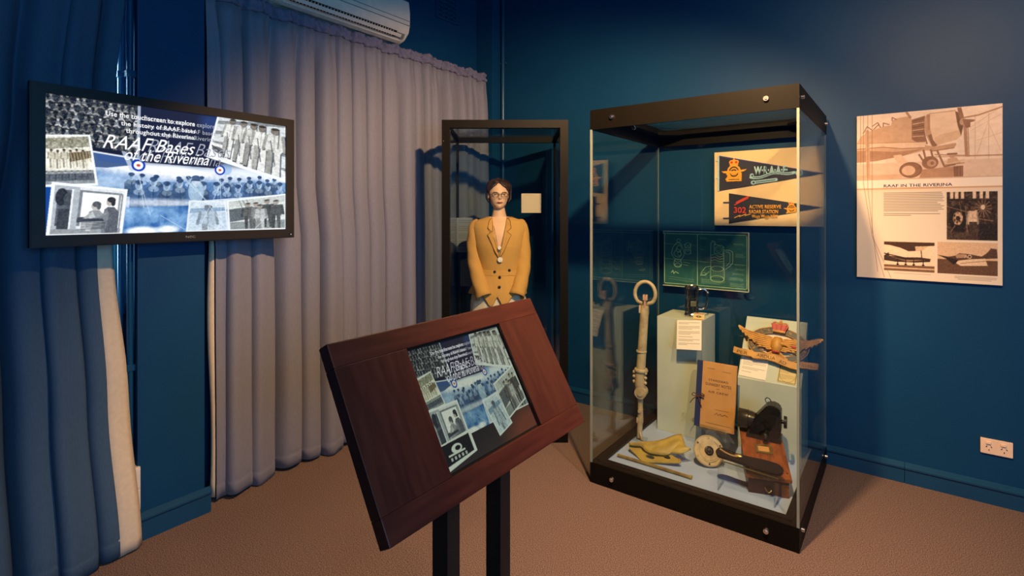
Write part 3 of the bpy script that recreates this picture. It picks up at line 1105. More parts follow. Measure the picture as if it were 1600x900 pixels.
# ------------------------------------------------------------------ information poster on the back wall
def plane_photo_bg():
    A = .6/.9
    c = Cv(330, 495, (236, 206, 172), aspect=A)
    q = lambda l: [(x*A, y) for x, y in l]
    sep = np.clip((c.V-.40)/.6, 0, 1)[..., None]
    c.a = c.a*(1-sep*.0)+0
    c.rect(0, 0, A, .402, (238, 210, 180))
    g = np.clip(1-c.V/.4, 0, 1)
    c.fuzz(6, 8, 71, (c.V < .4)*1.0)
    br, mid, lt = (186, 146, 112), (206, 168, 134), (228, 196, 164)
    # hangar door lines
    for x in (.83, .915):
        c.line(q([(x, .05), (x, .30)]), .004, mid, .7)
    for l in ([(.80, .12), (.99, .02)], [(.80, .14), (.99, .06)], [(.84, .28), (.91, .1), (.99, .26)], [(.82, .2), (1, .16)]):
        c.line(q(l), .003, mid, .7)
    c.rect(0, .30, A, .402, (224, 190, 158))
    c.line(q([(.5, .275), (1, .285)]), .008, br, .6)
    # fuselage, engine bay and cowling
    dk2, dk = (176, 132, 98), (146, 104, 76)
    c.poly(q([(0, .175), (.03, .13), (.10, .10), (.202, .076), (.26, .074), (.267, .045), (.31, .033), (.375, .028), (.407, .045), (.407, .167), (.507, .19), (.507, .235), (.347, .262), (.15, .27), (0, .29)]), (208, 166, 128))
    c.poly(q([(0, .215), (.3, .235), (.5, .225), (.34, .262), (.15, .285), (0, .29)]), dk2)
    for l in ([(.202, .076), (.202, .055), (.245, .068)], [(.267, .045), (.267, .026), (.297, .041)], [(.05, .11), (.08, .07), (.12, .095)], [(.12, .07), (.16, .05), (.18, .08)], [(.13, .09), (.17, .06)]):
        c.line(q(l), .005, dk)
    c.line(q([(.372, .005), (.397, .036)]), .012, dk2)
    c.poly(q([(.407, .050), (.5, .033), (.497, .113), (.507, .161), (.52, .2), (.45, .19), (.407, .165)]), dk)
    for k in range(6):
        c.line(q([(.415, .06+k*.018), (.49, .05+k*.02)]), .004, (222, 184, 148) if k % 2 else (112, 80, 58))
    c.poly(q([(.497, .046), (.513, .027), (.535, .023), (.542, .122), (.585, .211), (.552, .222), (.507, .149), (.495, .09)]), (196, 152, 116))
    c.poly(q([(.513, .027), (.533, .030), (.545, .115), (.52, .12)]), dk2)
    c.poly(q([(.52, .15), (.545, .14), (.585, .211), (.552, .222)]), dk)
    c.poly(q([(.535, .023), (.702, .018), (.717, .076), (.743, .164), (.713, .184), (.585, .211), (.555, .176), (.535, .11)]), (234, 198, 162))
    c.poly(q([(.56, .17), (.60, .15), (.735, .13), (.743, .164), (.713, .184), (.585, .211)]), (220, 180, 140))
    c.line(q([(.535, .023), (.702, .018)]), .004, dk2)
    c.poly(q([(.702, .022), (.72, .028), (.758, .097), (.741, .165), (.718, .104)]), (120, 84, 62))
    c.poly(q([(.715, .003), (.742, .003), (.764, .075), (.737, .085)]), dk)
    c.poly(q([(.755, .108), (.778, .109), (.787, .284), (.766, .283)]), dk2); c.line(q([(.785, .12), (.792, .284)]), .003, dk)
    c.ell(.752*A, .085, .022*A, .02, (190, 150, 116)); c.poly(q([(.75, .07), (.80, .075), (.828, .078), (.825, .088), (.80, .092), (.80, .118), (.775, .122), (.76, .105)]), dk)
    c.line(q([(.765, .062), (.85, .055), (.998, .02)]), .008, dk2)
    # wing, undercarriage, wheels, trolley and mechanic
    c.poly(q([(0, .172), (.202, .178), (.347, .181), (.507, .185), (.507, .219), (.34, .217), (.202, .201), (0, .205)]), (232, 196, 160))
    c.line(q([(0, .206), (.2, .202), (.34, .218), (.5, .22)]), .004, dk); c.line(q([(0, .172), (.347, .181), (.5, .187)]), .003, dk2)
    c.poly(q([(.5, .205), (.568, .217), (.707, .202), (.71, .213), (.695, .232), (.568, .245), (.5, .235)]), (200, 156, 118)); c.line(q([(.55, .242), (.695, .230)]), .004, dk)
    c.line(q([(.08, .1), (.09, .38)]), .02, (200, 160, 124))
    for l in ([(.49, .235), (.51, .31)], [(.54, .235), (.56, .30)], [(.585, .245), (.632, .335), (.70, .325)], [(.46, .26), (.49, .30)]):
        c.line(q(l), .009, dk)
    c.poly(q([(.275, .256), (.332, .253), (.378, .300), (.347, .324), (.31, .312)]), (228, 190, 154))
    c.ell(.40*A, .347, .080*A, .046, dk); c.ell(.385*A, .350, .048*A, .029, (222, 182, 146)); c.ell(.40*A, .347, .080*A, .046, (120, 84, 60), ring=.08)
    c.ell(.535*A, .309, .056*A, .037, dk); c.ell(.545*A, .312, .032*A, .021, (190, 148, 114)); c.ell(.55*A, .312, .012*A, .01, dk)
    c.poly(q([(.48, .347), (.695, .336), (.755, .333), (.755, .396), (.46, .396)]), (184, 138, 104)); c.poly(q([(.69, .336), (.755, .333), (.755, .396), (.695, .396)]), dk)
    for x in (.70, .715, .735):
        c.line(q([(x, .338), (x, .395)]), .003, (112, 80, 60))
    c.line(q([(.568, .263), (.81, .28), (.998, .282)]), .006, dk2)
    c.ell(.682*A, .275, .02*A, .014, (196, 152, 116)); c.line(q([(.655, .264), (.71, .264)]), .01, dk); c.poly(q([(.655, .29), (.71, .285), (.74, .318), (.645, .322)]), (206, 164, 128)); c.line(q([(.64, .322), (.71, .312), (.76, .300)]), .007, (222, 184, 148)); c.line(q([(.64, .326), (.76, .318)]), .004, dk)
    c.rect(0, .37, .34*A, .395, (206, 160, 122), .6)
    c.rect(0, .395, A, .402, (210, 176, 144))
    c.fuzz(9, 50, 72, (c.V < .4)*1.0)
    c.rect(0, .402, A, .452, (248, 226, 198))
    c.rect(0, .452, A, .460, (206, 160, 118)); c.rect(.2*A, .448, .62*A, .453, (196, 150, 112), .5)
    m = np.clip((c.V-.46)/.02, 0, 1)
    c.blend(m, (232, 212, 182))
    # body text as faint unreadable lines
    r = random.Random(5)
    for k in range(12):
        y = .482+k*.0098
        c.line(q([(.207, y), (.61+r.uniform(-.03, .02), y)]), .0042, (120, 104, 86), .75)
    for k in range(2):
        y = .606+k*.0098
        c.line(q([(.207, y), ((.60, .40)[k], y)]), .0042, (120, 104, 86), .75)
    c.line(q([(.28, .962), (.54, .962)]), .003, (140, 120, 100), .5)
    for k, (a, b) in enumerate(((.70, .965), (.70, .96), (.72, .93))):
        c.line(q([(a, .962+k*.008), (b, .962+k*.008)]), .003, (120, 100, 80), .6)
    for l in ([(.052, 0), (.052, .42), (.118, .738), (.21, .992)], [(.085, 0), (.085, .45), (.13, .76), (.16, .96)], [(.118, 0), (.118, .74), (.258, .992)], [(.03, .0), (.03, .3)]):
        c.line(q(l), .0022, (120, 92, 72), .8)
    # photo 1: engine workshop
    p = Cv(110, 92, (58, 40, 28))
    p.fuzz(40, 14, 81)
    for x in (.08, .2, .34, .62, .78, .92):
        p.rect(x, 0, x+.08, .14, (226, 196, 160))
    p.line([(0, .16), (p.A, .20)], .03, (30, 18, 12))
    p.ell(.27, .55, .22, .28, (24, 15, 10)); p.ell(.27, .55, .12, .14, (150, 116, 84))
    for k in range(15):
        a = k*2.4
        p.ell(.27+.11*math.cos(a)*(.4+.04*k), .55+.13*math.sin(a)*(.4+.04*k), .022, .026, (196, 160, 124) if k % 3 else (60, 42, 30))
    for l in ([(.0, .3), (.5, .42)], [(.05, .9), (.2, .7)], [(.45, .3), (.5, .9)], [(.7, .55), (1.1, .6)], [(.3, .2), (.36, .45)]):
        p.line(l, .018, (132, 100, 74))
    p.ell(.27, .55, .05, .05, (40, 26, 18))
    for k in range(14):
        a = k*PI/7+.1
        p.line([(.86+.05*math.cos(a), .34+.05*math.sin(a)), (.86+.19*math.cos(a), .34+.17*math.sin(a))], .012, (168, 132, 100))
        p.ell(.86+.19*math.cos(a), .34+.17*math.sin(a), .018, .018, (120, 90, 66))
    p.ell(.86, .32, .05, .05, (220, 190, 154))
    p.man(.62, .26, .8, (214, 182, 148), (84, 56, 38)); p.poly([(.54, .62), (.72, .62), (.74, 1), (.52, 1)], (64, 46, 34)); p.line([(.56, .46), (.7, .40)], .05, (206, 174, 140))
    p.rect(.76, .66, p.A, 1, (34, 22, 15)); p.rect(0, .84, .5, 1, (70, 52, 38))
    p.fuzz(34, 40, 83)
    c.paste(p, q([(.647, .482), (.97, .482), (.97, .755), (.647, .755)]))
    # photo 2: bombers in line
    p = Cv(120, 90, (240, 210, 172), aspect=1.25)
    p.poly([(.0, .02), (1.25, .02), (1.25, .12), (1.1, .14), (.9, .30), (.62, .33), (.42, .22), (.16, .14), (0, .12)], (70, 44, 28))
    p.poly([(.78, .16), (1.1, .14), (.98, .28), (.8, .32)], (214, 180, 142)); p.line([(.93, .3), (.95, .6)], .02, (40, 24, 15))
    p.poly([(0, .5), (.12, .38), (.14, .5), (.5, .54), (.9, .52), (1.16, .56), (1.14, .66), (.8, .7), (.3, .7), (0, .66)], (62, 42, 30))
    p.poly([(.05, .5), (.5, .62), (1.05, .60), (.6, .68)], (150, 116, 84)); p.line([(.0, .42), (.7, .6)], .03, (34, 20, 13))
    for x in (.35, .55, .75, .98):
        p.line([(x, .6), (x, .78)], .02, (30, 18, 12)); p.ell(x, .78, .03, .03, (24, 14, 9))
    p.rect(0, .80, 1.25, 1, (116, 84, 58)); p.rect(0, .88, 1.25, .93, (212, 176, 136))
    p.fuzz(14, 40, 84)
    c.paste(p, q([(.207, .771), (.565, .771), (.565, .948), (.207, .948)]))
    # photo 3: parked bomber with wing down
    p = Cv(130, 84, (216, 178, 138), aspect=1.5)
    p.poly([(0, .42), (.3, .46), (.46, .42), (.56, .34), (.8, .36), (1.12, .42), (1.25, .30), (1.34, .16), (1.48, .18), (1.5, .46), (1.1, .5), (.8, .56), (.3, .56)], (84, 58, 40))
    p.poly([(.46, .42), (.56, .36), (.74, .37), (.70, .48), (.5, .5)], (170, 134, 100))
    p.rect(0, .54, 1.5, 1, (98, 68, 46)); p.poly([(0, .42), (.5, .54), (.62, .60), (.4, .7), (.2, .5)], (40, 25, 16))
    p.poly([(.52, .58), (.8, .52), (1.2, .48), (1.26, .7), (.6, .74), (.48, .66)], (226, 194, 156)); p.line([(.6, .66), (1.2, .56)], .02, (160, 124, 92))
    p.ell(.82, .44, .05, .06, (226, 196, 158)); p.ell(.82, .44, .03, .036, (60, 40, 30)); p.line([(.70, .48), (.73, .40), (.76, .48)], .02, (226, 196, 158))
    p.fuzz(22, 50, 85)
    c.paste(p, q([(.585, .769), (.97, .769), (.97, .949), (.585, .949)]))
    return c


t = empty('information_poster', (.087, YB-.001, 1.090))
obj('board', bx(-.300, .300, -.018, 0, 0, .898, bev=.001), PAPER, t)
canvas_mesh('printed_face', plane_photo_bg(), -.2995, .2995, .0005, .8975, -.0186, PRINT, t)
INK = mat('navy print ink', rgb(44, 44, 92), .6, scale=10)
text('heading', 'RAAF IN THE RIVERINA', INK, t, Matrix.Translation((-.300+.205*.6, -.0188, .898-.4465*.898))@FRONT, .288, .0155, bold=.02, spacing=1.05)
tag(t, 'tall sepia poster about air force history with aircraft photographs on the blue wall', 'poster')

# ------------------------------------------------------------------ big glass display case
CX0, CX1, CY0, CY1, CH = -1.355, -.357, 2.515, 3.488, 2.0
t = case = empty('glass_display_case', ((CX0+CX1)/2, (CY0+CY1)/2, 0))
ox, oy = case.location.x, case.location.y
cw, cd = (CX1-CX0)/2, (CY1-CY0)/2
bs = B()
strip_ring(bs, [(-cw, -cd), (cw, -cd), (cw, cd), (-cw, cd)], [(-cw+.055, -cd+.055), (cw-.055, -cd+.055), (cw-.055, cd-.055), (-cw+.055, cd-.055)], 0, .108, axis='z')
obj('base', bs, BLACKBAR, t)
obj('inner_ledge', strip_ring(B(), [(-cw+.03, -cd+.03), (cw-.03, -cd+.03), (cw-.03, cd-.03), (-cw+.03, cd-.03)], [(-cw+.062, -cd+.062), (cw-.062, -cd+.062), (cw-.062, cd-.062), (-cw+.062, cd-.062)], .108, .118, axis='z'), BLACKBAR, t)
obj('floor_panel', bx(-cw+.055, cw-.055, -cd+.055, cd-.055, .02, .10), LINER, t)
tf = B()
strip_ring(tf, [(-cw, -cd), (cw, -cd), (cw, cd), (-cw, cd)], [(-cw+.014, -cd+.014), (cw-.014, -cd+.014), (cw-.014, cd-.014), (-cw+.014, cd-.014)], CH-.105, CH, axis='z')
strip_ring(tf, [(-cw+.014, -cd+.014), (cw-.014, -cd+.014), (cw-.014, cd-.014), (-cw+.014, cd-.014)], [(-cw+.075, -cd+.075), (cw-.075, -cd+.075), (cw-.075, cd-.075), (-cw+.075, cd-.075)], CH-.04, CH-.006, axis='z')
obj('top_frame', tf, BLACKBAR, t)
gs = B()
for sx in (-1, 1):
    for sy in (-1, 1):
        gs = B()
        prism(gs, [(sx*(cw-.075), sy*(cd-.19)), (sx*(cw-.075), sy*(cd-.075)), (sx*(cw-.19), sy*(cd-.075))], CH-.045, CH-.03, axis='z')
        obj('corner_gusset', gs, BLACKBAR, t)
obj('roof_pane', bx(-cw+.07, cw-.07, -cd+.07, cd-.07, CH-.030, CH-.022), GLASS, t)
gt = .008
panes = (('front_pane', (-cw+gt, cw-gt, -cd+.001, -cd+gt)), ('rear_pane', (-cw+gt, cw-gt, cd-gt, cd-.001)), ('side_pane', (-cw+.001, -cw+gt, -cd+gt, cd-gt)), ('side_pane', (cw-gt, cw-.001, -cd+gt, cd-gt)))
for nm, (x0, x1, y0, y1) in panes:
    obj(nm, bx(x0, x1, y0, y1, .108, CH-.105), GLASS, t)
for sx in (-1, 1):
    for sy in (-1, 1):
        x, y = sx*(cw-.005), sy*(cd-.005)
        w = .005 if sy < 0 else .0025
        obj('glass_edge', bx(x-w, x+w, y-w, y+w, .108, CH-.105), EDGE, t)
for sx in (-.37, .37):
    for z in (.052, CH-.05):
        m = B()
        cyl(m, (sx, -cd, z), (sx, -cd-.010, z), .013, .011, 20)
        cyl(m, (sx, -cd-.010, z), (sx, -cd-.013, z), .006, .005, 12)
        obj('lock_stud', m, STEEL, t, smooth=True)
for sy in (-cd+.06, cd-.06):
    for z in (.075, CH-.05):
        m = B()
        cyl(m, (cw, sy, z), (cw+.012, sy, z), .010, .009, 16)
        obj('lock_stud', m, STEEL, t, smooth=True)
hk = B()
tube(hk, [(-.30, -cd+.12, CH-.04), (-.30, -cd+.12, CH-.08), (-.29, -cd+.12, CH-.10), (-.305, -cd+.12, CH-.105), (-.312, -cd+.12, CH-.095)], .003, 8, sm=4)
obj('hook', hk, STEEL, t, smooth=True)
tag(t, 'tall square glass display case with black base and top frame holding aviation relics', 'display case')

ZL = .10      # liner level
YR = CY1-.010  # inner face of the rear pane

# mounting board with two pennants
t = empty('pennant_board', (-.668, YR, 1.368))
obj('board', bx(-.305, .300, -.012, 0, 0, .465, bev=.001), PENNBD, t)
tag(t, 'buff mounting board on the rear glass of the display case behind two pennants', 'board')


def pennant(name, x0, zt, zb, xt, zp, label, paint_fn, y):
    t = empty(name, (x0, y, zb))
    nx, ny = 260, 120
    s = np.linspace(0, 1, nx)[None, :]
    v = np.linspace(0, 1, ny)[:, None]
    top = (zt-zb)+(zp-zt)*s
    bot = 0+(zp-zb)*s
    X = (xt-x0)*s+0*v
    Z = top+(bot-top)*v
    L, Hh = xt-x0, zt-zb
    cv = Cv(520, int(520*Hh/L), (34, 36, 48), aspect=L/Hh)
    paint_fn(cv)
    cx = np.clip(X/L*cv.w, 0, cv.w-1).astype(int)
    cy = np.clip((1-Z/Hh)*cv.h, 0, cv.h-1).astype(int)
    col = lin(cv.a[cy, cx]).reshape(-1, 3)
    Y = .0015*np.sin(X*30+Z*12)-.003
    co = np.stack([X, Y+0*Z, Z], -1).reshape(-1, 3)
    i = np.arange(nx*ny).reshape(ny, nx)
    f = np.stack([i[1:, :-1], i[1:, 1:], i[:-1, 1:], i[:-1, :-1]], -1).reshape(-1, 4)
    grid_mesh('felt', co, f, col, PRINT, t).modifiers.new('thick', 'SOLIDIFY').thickness = .0015
    tag(t, label, 'pennant', 'pennants on the buff board')
    return t, L, Hh


def badge(cv, x, y, s, gold=(222, 150, 40)):
    """crowned winged badge: crown, ringed wreath, flying bird and scrolls"""
    dk = (44, 40, 46)
    cv.ell(x, y+.02*s, .30*s, .32*s, gold); cv.ell(x, y+.02*s, .22*s, .24*s, dk); cv.ell(x, y+.02*s, .17*s, .18*s, gold, .9)
    cv.ell(x, y-.0*s, .13*s, .09*s, dk)
    cv.poly([(x-.55*s, y-.02*s), (x-.1*s, y-.02*s), (x, y+.05*s), (x-.12*s, y+.10*s), (x-.45*s, y+.07*s)], gold)
    cv.poly([(x+.55*s, y-.08*s), (x+.1*s, y-.02*s), (x, y+.05*s), (x+.12*s, y+.10*s), (x+.45*s, y+.01*s)], gold)
    cv.ell(x, y+.04*s, .09*s, .07*s, gold)
    for k in range(5):
        cv.ell(x-.26*s+.05*s*math.sin(k), y+(.12+.06*k)*s, .08*s, .05*s, gold); cv.ell(x+.26*s, y+(.12+.06*k)*s, .08*s, .05*s, gold)
    cv.poly([(x-.28*s, y+.30*s), (x+.28*s, y+.30*s), (x+.34*s, y+.46*s), (x-.34*s, y+.46*s)], gold)
    cv.line([(x-.22*s, y+.38*s), (x+.22*s, y+.38*s)], .035*s, dk)
    cv.poly([(x-.2*s, y-.34*s), (x+.2*s, y-.34*s), (x+.16*s, y-.26*s), (x-.16*s, y-.26*s)], gold)
    cv.ell(x-.1*s, y-.42*s, .11*s, .10*s, gold); cv.ell(x+.1*s, y-.42*s, .11*s, .10*s, gold); cv.ell(x, y-.44*s, .08*s, .12*s, gold)
    cv.ell(x-.1*s, y-.41*s, .06*s, .055*s, (196, 44, 36)); cv.ell(x+.1*s, y-.41*s, .06*s, .055*s, (196, 44, 36))
    cv.ell(x, y-.58*s, .03*s, .04*s, gold)


def paint_a(cv):
    cv.a[:] = (40, 38, 50)
    cv.fuzz(5, 40, 91)
    cv.line([(0, .0), (cv.A, .60)], .05, (52, 66, 140))
    cv.line([(0, 1), (cv.A, .4)], .02, (52, 40, 66))
    badge(cv, .092/.225, .46, .60)
    pale = (150, 186, 186)
    u = lambda m: m/.225
    pts = [(u(.19)+k*u(.235)/14, .60+.035*math.sin(k*.62)+.045-.0048*k*1.6) for k in range(15)]
    cv.line(pts, .075, pale)
    cv.line([(p[0]+.02, p[1]) for p in pts[:-1]], .018, (44, 52, 66))
    cv.ell(u(.195), .60, .05, .06, pale); cv.ell(u(.197), .60, .022, .03, (44, 46, 60))
    pts = [(u(.20)+k*u(.13)/10, .79-.006*k) for k in range(11)]
    cv.line(pts, .085, pale); cv.line([(p[0]+.03, p[1]) for p in pts[:-1]], .02, (44, 52, 66))
    cv.ell(u(.203), .79, .06, .06, pale); cv.ell(u(.205), .79, .028, .03, (44, 46, 60))
    cv.ell(u(.452), .575, .085, .085, pale); cv.ell(u(.452), .575, .05, .05, (60, 66, 80)); cv.ell(u(.452), .575, .028, .028, pale)


def paint_b(cv):
    cv.a[:] = (38, 40, 52)
    cv.fuzz(6, 40, 92)
    u = lambda m: m/.192
    redc = (206, 62, 40)
    for k in range(6):
        cv.poly([(u(.04+k*.012), .30-k*.03), (u(.065+k*.012), .22-k*.032), (u(.05+k*.012), .36-k*.03)], redc)
    cv.line([(u(.035), .38), (u(.11), .17)], .035, redc)
    z = [(u(.034), .80), (u(.066), .72), (u(.062), .765), (u(.10), .68), (u(.096), .73), (u(.125), .68)]
    cv.line(z, .022, (228, 160, 52))
    badge(cv, u(.352), .50, .40)


P1, L1, H1 = pennant('pennant', -.946, 1.812, 1.586, -.362, 1.673, 'navy felt pennant lettered WRAAF with a crowned gold badge, upper one on buff board', paint_a, YR-.014)
PALE = mat('pale blue felt letters', rgb(158, 190, 188), .8, scale=60)
AMBER = mat('amber felt letters', rgb(226, 156, 48), .8, scale=60)
REDL = mat('red felt letters', rgb(200, 58, 40), .8, scale=60)
text('lettering', 'W·R·A·A·F·', PALE, P1, Matrix.Translation((.208, -.0062, .094))@FRONT@Matrix.Rotation(-.02, 4, 'Z'), .186, .052, bold=.045)
for dz in (.145, .035):
    obj('tie_ribbon', bx(-.018, .002, -.003, .0, dz+.045, dz+.053), PALE, P1)
obj('hem_band', bx(-.006, .004, -.0062, -.001, .0, .224), PALE, P1)
P2, L2, H2 = pennant('pennant', -.884, 1.571, 1.379, -.372, 1.479, 'dark pennant lettered 302 Active Reserve Radar Station, lower one on buff board', paint_b, YR-.014)
for s_, x, z, w, h, mm in (('302', .030, .066, .072, .038, REDL), ('ACTIVE RESERVE', .119, .094, .178, .023, AMBER), ('RADAR STATION', .119, .064, .162, .023, AMBER), ('Wagga Wagga NSW', .134, .032, .146, .026, AMBER)):
    text('lettering', s_, mm, P2, Matrix.Translation((x, -.0062, z))@FRONT, w, h, bold=.025)
for dz in (.03, .13):
    obj('tie_ribbon', bx(-.035, .002, -.003, .0, dz+.0, dz+.008), NAVY, P2)


# blueprint in acrylic
def blueprint():
    A = .538/.355
    c = Cv(460, 304, (46, 98, 90), aspect=A)
    c.fuzz(9, 6, 101); c.fuzz(4, 60, 102)
    ln = (196, 222, 150)
    q = lambda l: [(x*A, y) for x, y in l]
    L = lambda l, w=.0085, a=.9: c.line(q(l), w, ln, a)
    for x in (.012, .422, .985):
        L([(x, .03), (x, .965)], .009, 1)
    for y in (.03, .965):
        L([(.012, y), (.985, y)], .009, 1)
    for y, w in ((.22, .4), (.50, .98)):
        c.line(q([(.0, y), (w, y+.05*w)]), .012, (160, 196, 110), .45)
    # left drawing: elbow fitting
    L([(.10, .40), (.12, .28), (.18, .18), (.22, .22), (.25, .32), (.26, .42), (.23, .50), (.18, .52), (.13, .48), (.10, .40)])
    L([(.13, .40), (.17, .30), (.21, .34), (.23, .42), (.20, .47), (.15, .45), (.13, .40)])
    c.ell(.195*A, .31, .05, .07, ln, .8, ring=.16, rot=.3); c.ell(.2*A, .40, .035, .05, ln, .8, ring=.2)
    L([(.14, .52), (.13, .60), (.16, .64), (.20, .64), (.23, .60), (.22, .52)]); c.ell(.18*A, .62, .07, .04, ln, .8, ring=.2); c.ell(.18*A, .53, .06, .03, ln, .8, ring=.2)
    c.ell(.19*A, .16, .035, .04, ln, .8, ring=.2)
    L([(.27, .22), (.27, .40)]); L([(.34, .20), (.34, .40)]); c.ell(.305*A, .24, .055, .05, ln, .8, ring=.15); c.ell(.305*A, .36, .055, .05, ln, .8, ring=.15); c.ell(.305*A, .30, .03, .05, ln, .8, ring=.2)
    L([(.10, .76), (.12, .72), (.13, .78), (.15, .74), (.19, .77)], .012)
    L([(.25, .55), (.33, .57)], .006); L([(.25, .60), (.31, .61)], .006)
    for y in (.84, .88):
        L([(.07, y), (.38, y+.03)], .005, .6)
    # right drawing: cylinder with pipe
    L([(.58, .20), (.58, .62)]); L([(.73, .24), (.73, .64)]); L([(.58, .20), (.60, .14), (.63, .17), (.63, .24), (.73, .25)])
    c.rect(.62*A, .22, .72*A, .36, (50, 98, 84)); L([(.62, .20), (.72, .23), (.72, .38), (.62, .36), (.62, .20)])
    c.ell(.67*A, .29, .06, .06, ln, .8, ring=.15); c.ell(.67*A, .29, .03, .03, ln, .8, ring=.2)
    for k in range(3):
        L([(.585, .40+k*.05), (.63, .38+k*.05), (.68, .43+k*.04), (.725, .40+k*.05)])
    L([(.73, .30), (.80, .30), (.83, .33), (.83, .52), (.80, .58), (.75, .64)], .008); L([(.75, .33), (.79, .34), (.80, .36), (.80, .50), (.76, .58)], .006)
    c.ell(.655*A, .64, .115, .05, ln, .9, ring=.12); c.ell(.655*A, .82, .125, .06, ln, .9, ring=.12); L([(.575, .64), (.575, .80)]); L([(.735, .64), (.735, .80)])
    for k in range(7):
        L([(.585+k*.022, .68), (.585+k*.022, .80)], .005, .7)
    L([(.58, .60), (.52, .62), (.47, .72), (.46, .78), (.52, .76), (.56, .70)]); c.ell(.50*A, .75, .04, .03, ln, .8, ring=.2)
    r = random.Random(3)
    for x, y, w, n in ((.45, .09, .10, 2), (.66, .11, .12, 1), (.84, .18, .12, 2), (.45, .30, .07, 1), (.45, .52, .10, 2), (.86, .36, .11, 4), (.85, .54, .12, 2), (.86, .62, .12, 2), (.83, .70, .13, 2), (.80, .78, .16, 3), (.47, .84, .30, 5), (.80, .88, .16, 4)):
        for k in range(n):
            L([(x, y+k*.018), (x+w*r.uniform(.7, 1), y+k*.018+.006)], .006, .55)
    return c


t = empty('framed_blueprint', (-1.041, YR, .962))
obj('acrylic_sheet', bx(-.272, .272, -.012, -.002, -.004, .362, bev=.001), ACRYL, t)
canvas_mesh('drawing', blueprint(), -.268, .268, 0, .356, -.006, PRINT, t)
be = B()
for x0, x1, z0, z1 in ((-.272, .272, .3600, .3635), (-.272, .272, -.0055, -.002), (.2700, .2735, -.004, .362)):
    box(be, x0, x1, -.0135, -.001, z0, z1)
obj('sheet_edge', be, BRIGHT_EDGE, t)
for x in (-.262, .264):
    for z in (.010, .350):
        obj('standoff', cyl(B(), (x, -.012, z), (x, -.018, z), .005, n=12), STEEL, t)
tag(t, 'green blueprint of engine fittings between acrylic sheets in the glass case', 'blueprint')

# tall plinth, tankard, ticket, caption
t = obj('display_plinth', bx(-1.233, -.962, 3.160, 3.44, ZL, .806, bev=.002), PLINTH)
tag(t, 'tall pale green plinth in the glass case with a tankard on top', 'plinth')
t = empty('tankard', (-1.055, 3.275, .806), .5)
lathe_b = lathe(B(), [(.044, 0), (.046, .004), (.046, .012), (.042, .018), (.040, .022)])
obj('foot', lathe_b, CHROME, t, smooth=True)
obj('glass_body', lathe(B(), [(.037, .020), (.0385, .10), (.040, .178), (.0375, .178), (.036, .10), (.034, .026)]), MUGGL, t, smooth=True)
for z in (.058, .108):
    obj('metal_band', lathe(B(), [(.0375, z), (.041, z+.001), (.041, z+.005), (.0375, z+.006)]), CHROME, t, smooth=True)
obj('rim', lathe(B(), [(.038, .172), (.043, .174), (.043, .188), (.040, .190), (.038, .186)]), CHROME, t, smooth=True)
for k in range(5):
    a = k*2*PI/5+.5
    obj('strap', bx(.0385, .042, -.004, .004, .02, .175, M=Matrix.Rotation(a, 4, 'Z')), CHROME, t)
obj('emblem', bx(-.016, .016, -.042, -.0385, .068, .10, bev=.002), BRASS, t)
obj('handle', tube(B(), [(.041, 0, .165), (.066, 0, .172), (.088, 0, .155), (.090, 0, .11), (.086, 0, .07), (.066, 0, .048), (.040, 0, .046)], .0058, 10, sm=5), CHROME, t, smooth=True)
obj('thumb_rest', ball(B(), (.094, 0, .150), .009, seg=10), CHROME, t, smooth=True)
tag(t, 'glass and metal tankard with handle standing on the tall pale plinth', 'tankard')
tk = Cv(48, 32, (226, 196, 130))
for k in range(8):
    tk.ell(.06+k*.195, .07, .07, .08, (150, 40, 34)); tk.ell(.06+k*.195, .93, .07, .08, (150, 40, 34))
tk.ell(.75, .5, .34, .16, (90, 92, 40)); tk.ell(.75, .5, .16, .09, (226, 196, 130)); tk.line([(.3, .5), (1.2, .5)], .06, (70, 60, 36))
t = obj('caption_ticket', bx(-.031, .031, 0, .0015, 0, .042), PAPER)
t.location = (-.985, 3.180, .8062)
t.rotation_euler = (-.12, 0, .12)
canvas_mesh('printed_face', tk, -.030, .030, .001, .041, -.0004, PRINT, t)
tag(t, 'small red edged ticket leaning beside the foot of the tankard', 'ticket')


def text_card(name, w, h, n, label, paras=(3, 3, 2), seed=1, col=(240, 228, 208), ink=(120, 108, 96), edge=None):
    c = Cv(90, int(90*h/w), col, aspect=w/h)
    r = random.Random(seed)
    y = .08
    for p in paras:
        for k in range(p):
            c.line([(.08*c.A, y), ((.92 if k < p-1 else r.uniform(.4, .8))*c.A, y)], .014, ink, .8)
            y += .84/(sum(paras)+len(paras))
        y += .84/(sum(paras)+len(paras))
    if edge:
        c.ell(c.A/2, .5, c.A*.47, .47, edge, .25, ring=.08)
        c.rect(.04*c.A, .03, .96*c.A, .06, edge, .7); c.rect(.04*c.A, .94, .96*c.A, .97, edge, .7)
        c.rect(.03*c.A, .03, .08*c.A, .97, edge, .7); c.rect(.92*c.A, .03, .97*c.A, .97, edge, .7)
    o = obj(name, bx(-w/2, w/2, 0, .0018, 0, h), PAPER)
    canvas_mesh('printed_face', c, -w/2+.0005, w/2-.0005, .0005, h-.0005, -.0005, PRINT, o)
    tag(o, label, 'caption card')
    return o


o = text_card('caption_card', .146, .172, 8, 'white typed caption hanging off the front edge of the tall plinth', (2, 3, 3, 1, 2, 2), 3)
o.matrix_world = frame_M((-1.012, 3.085, .645), (1, .02, .10), (.10, .36, 1))@FRONT.inverted()
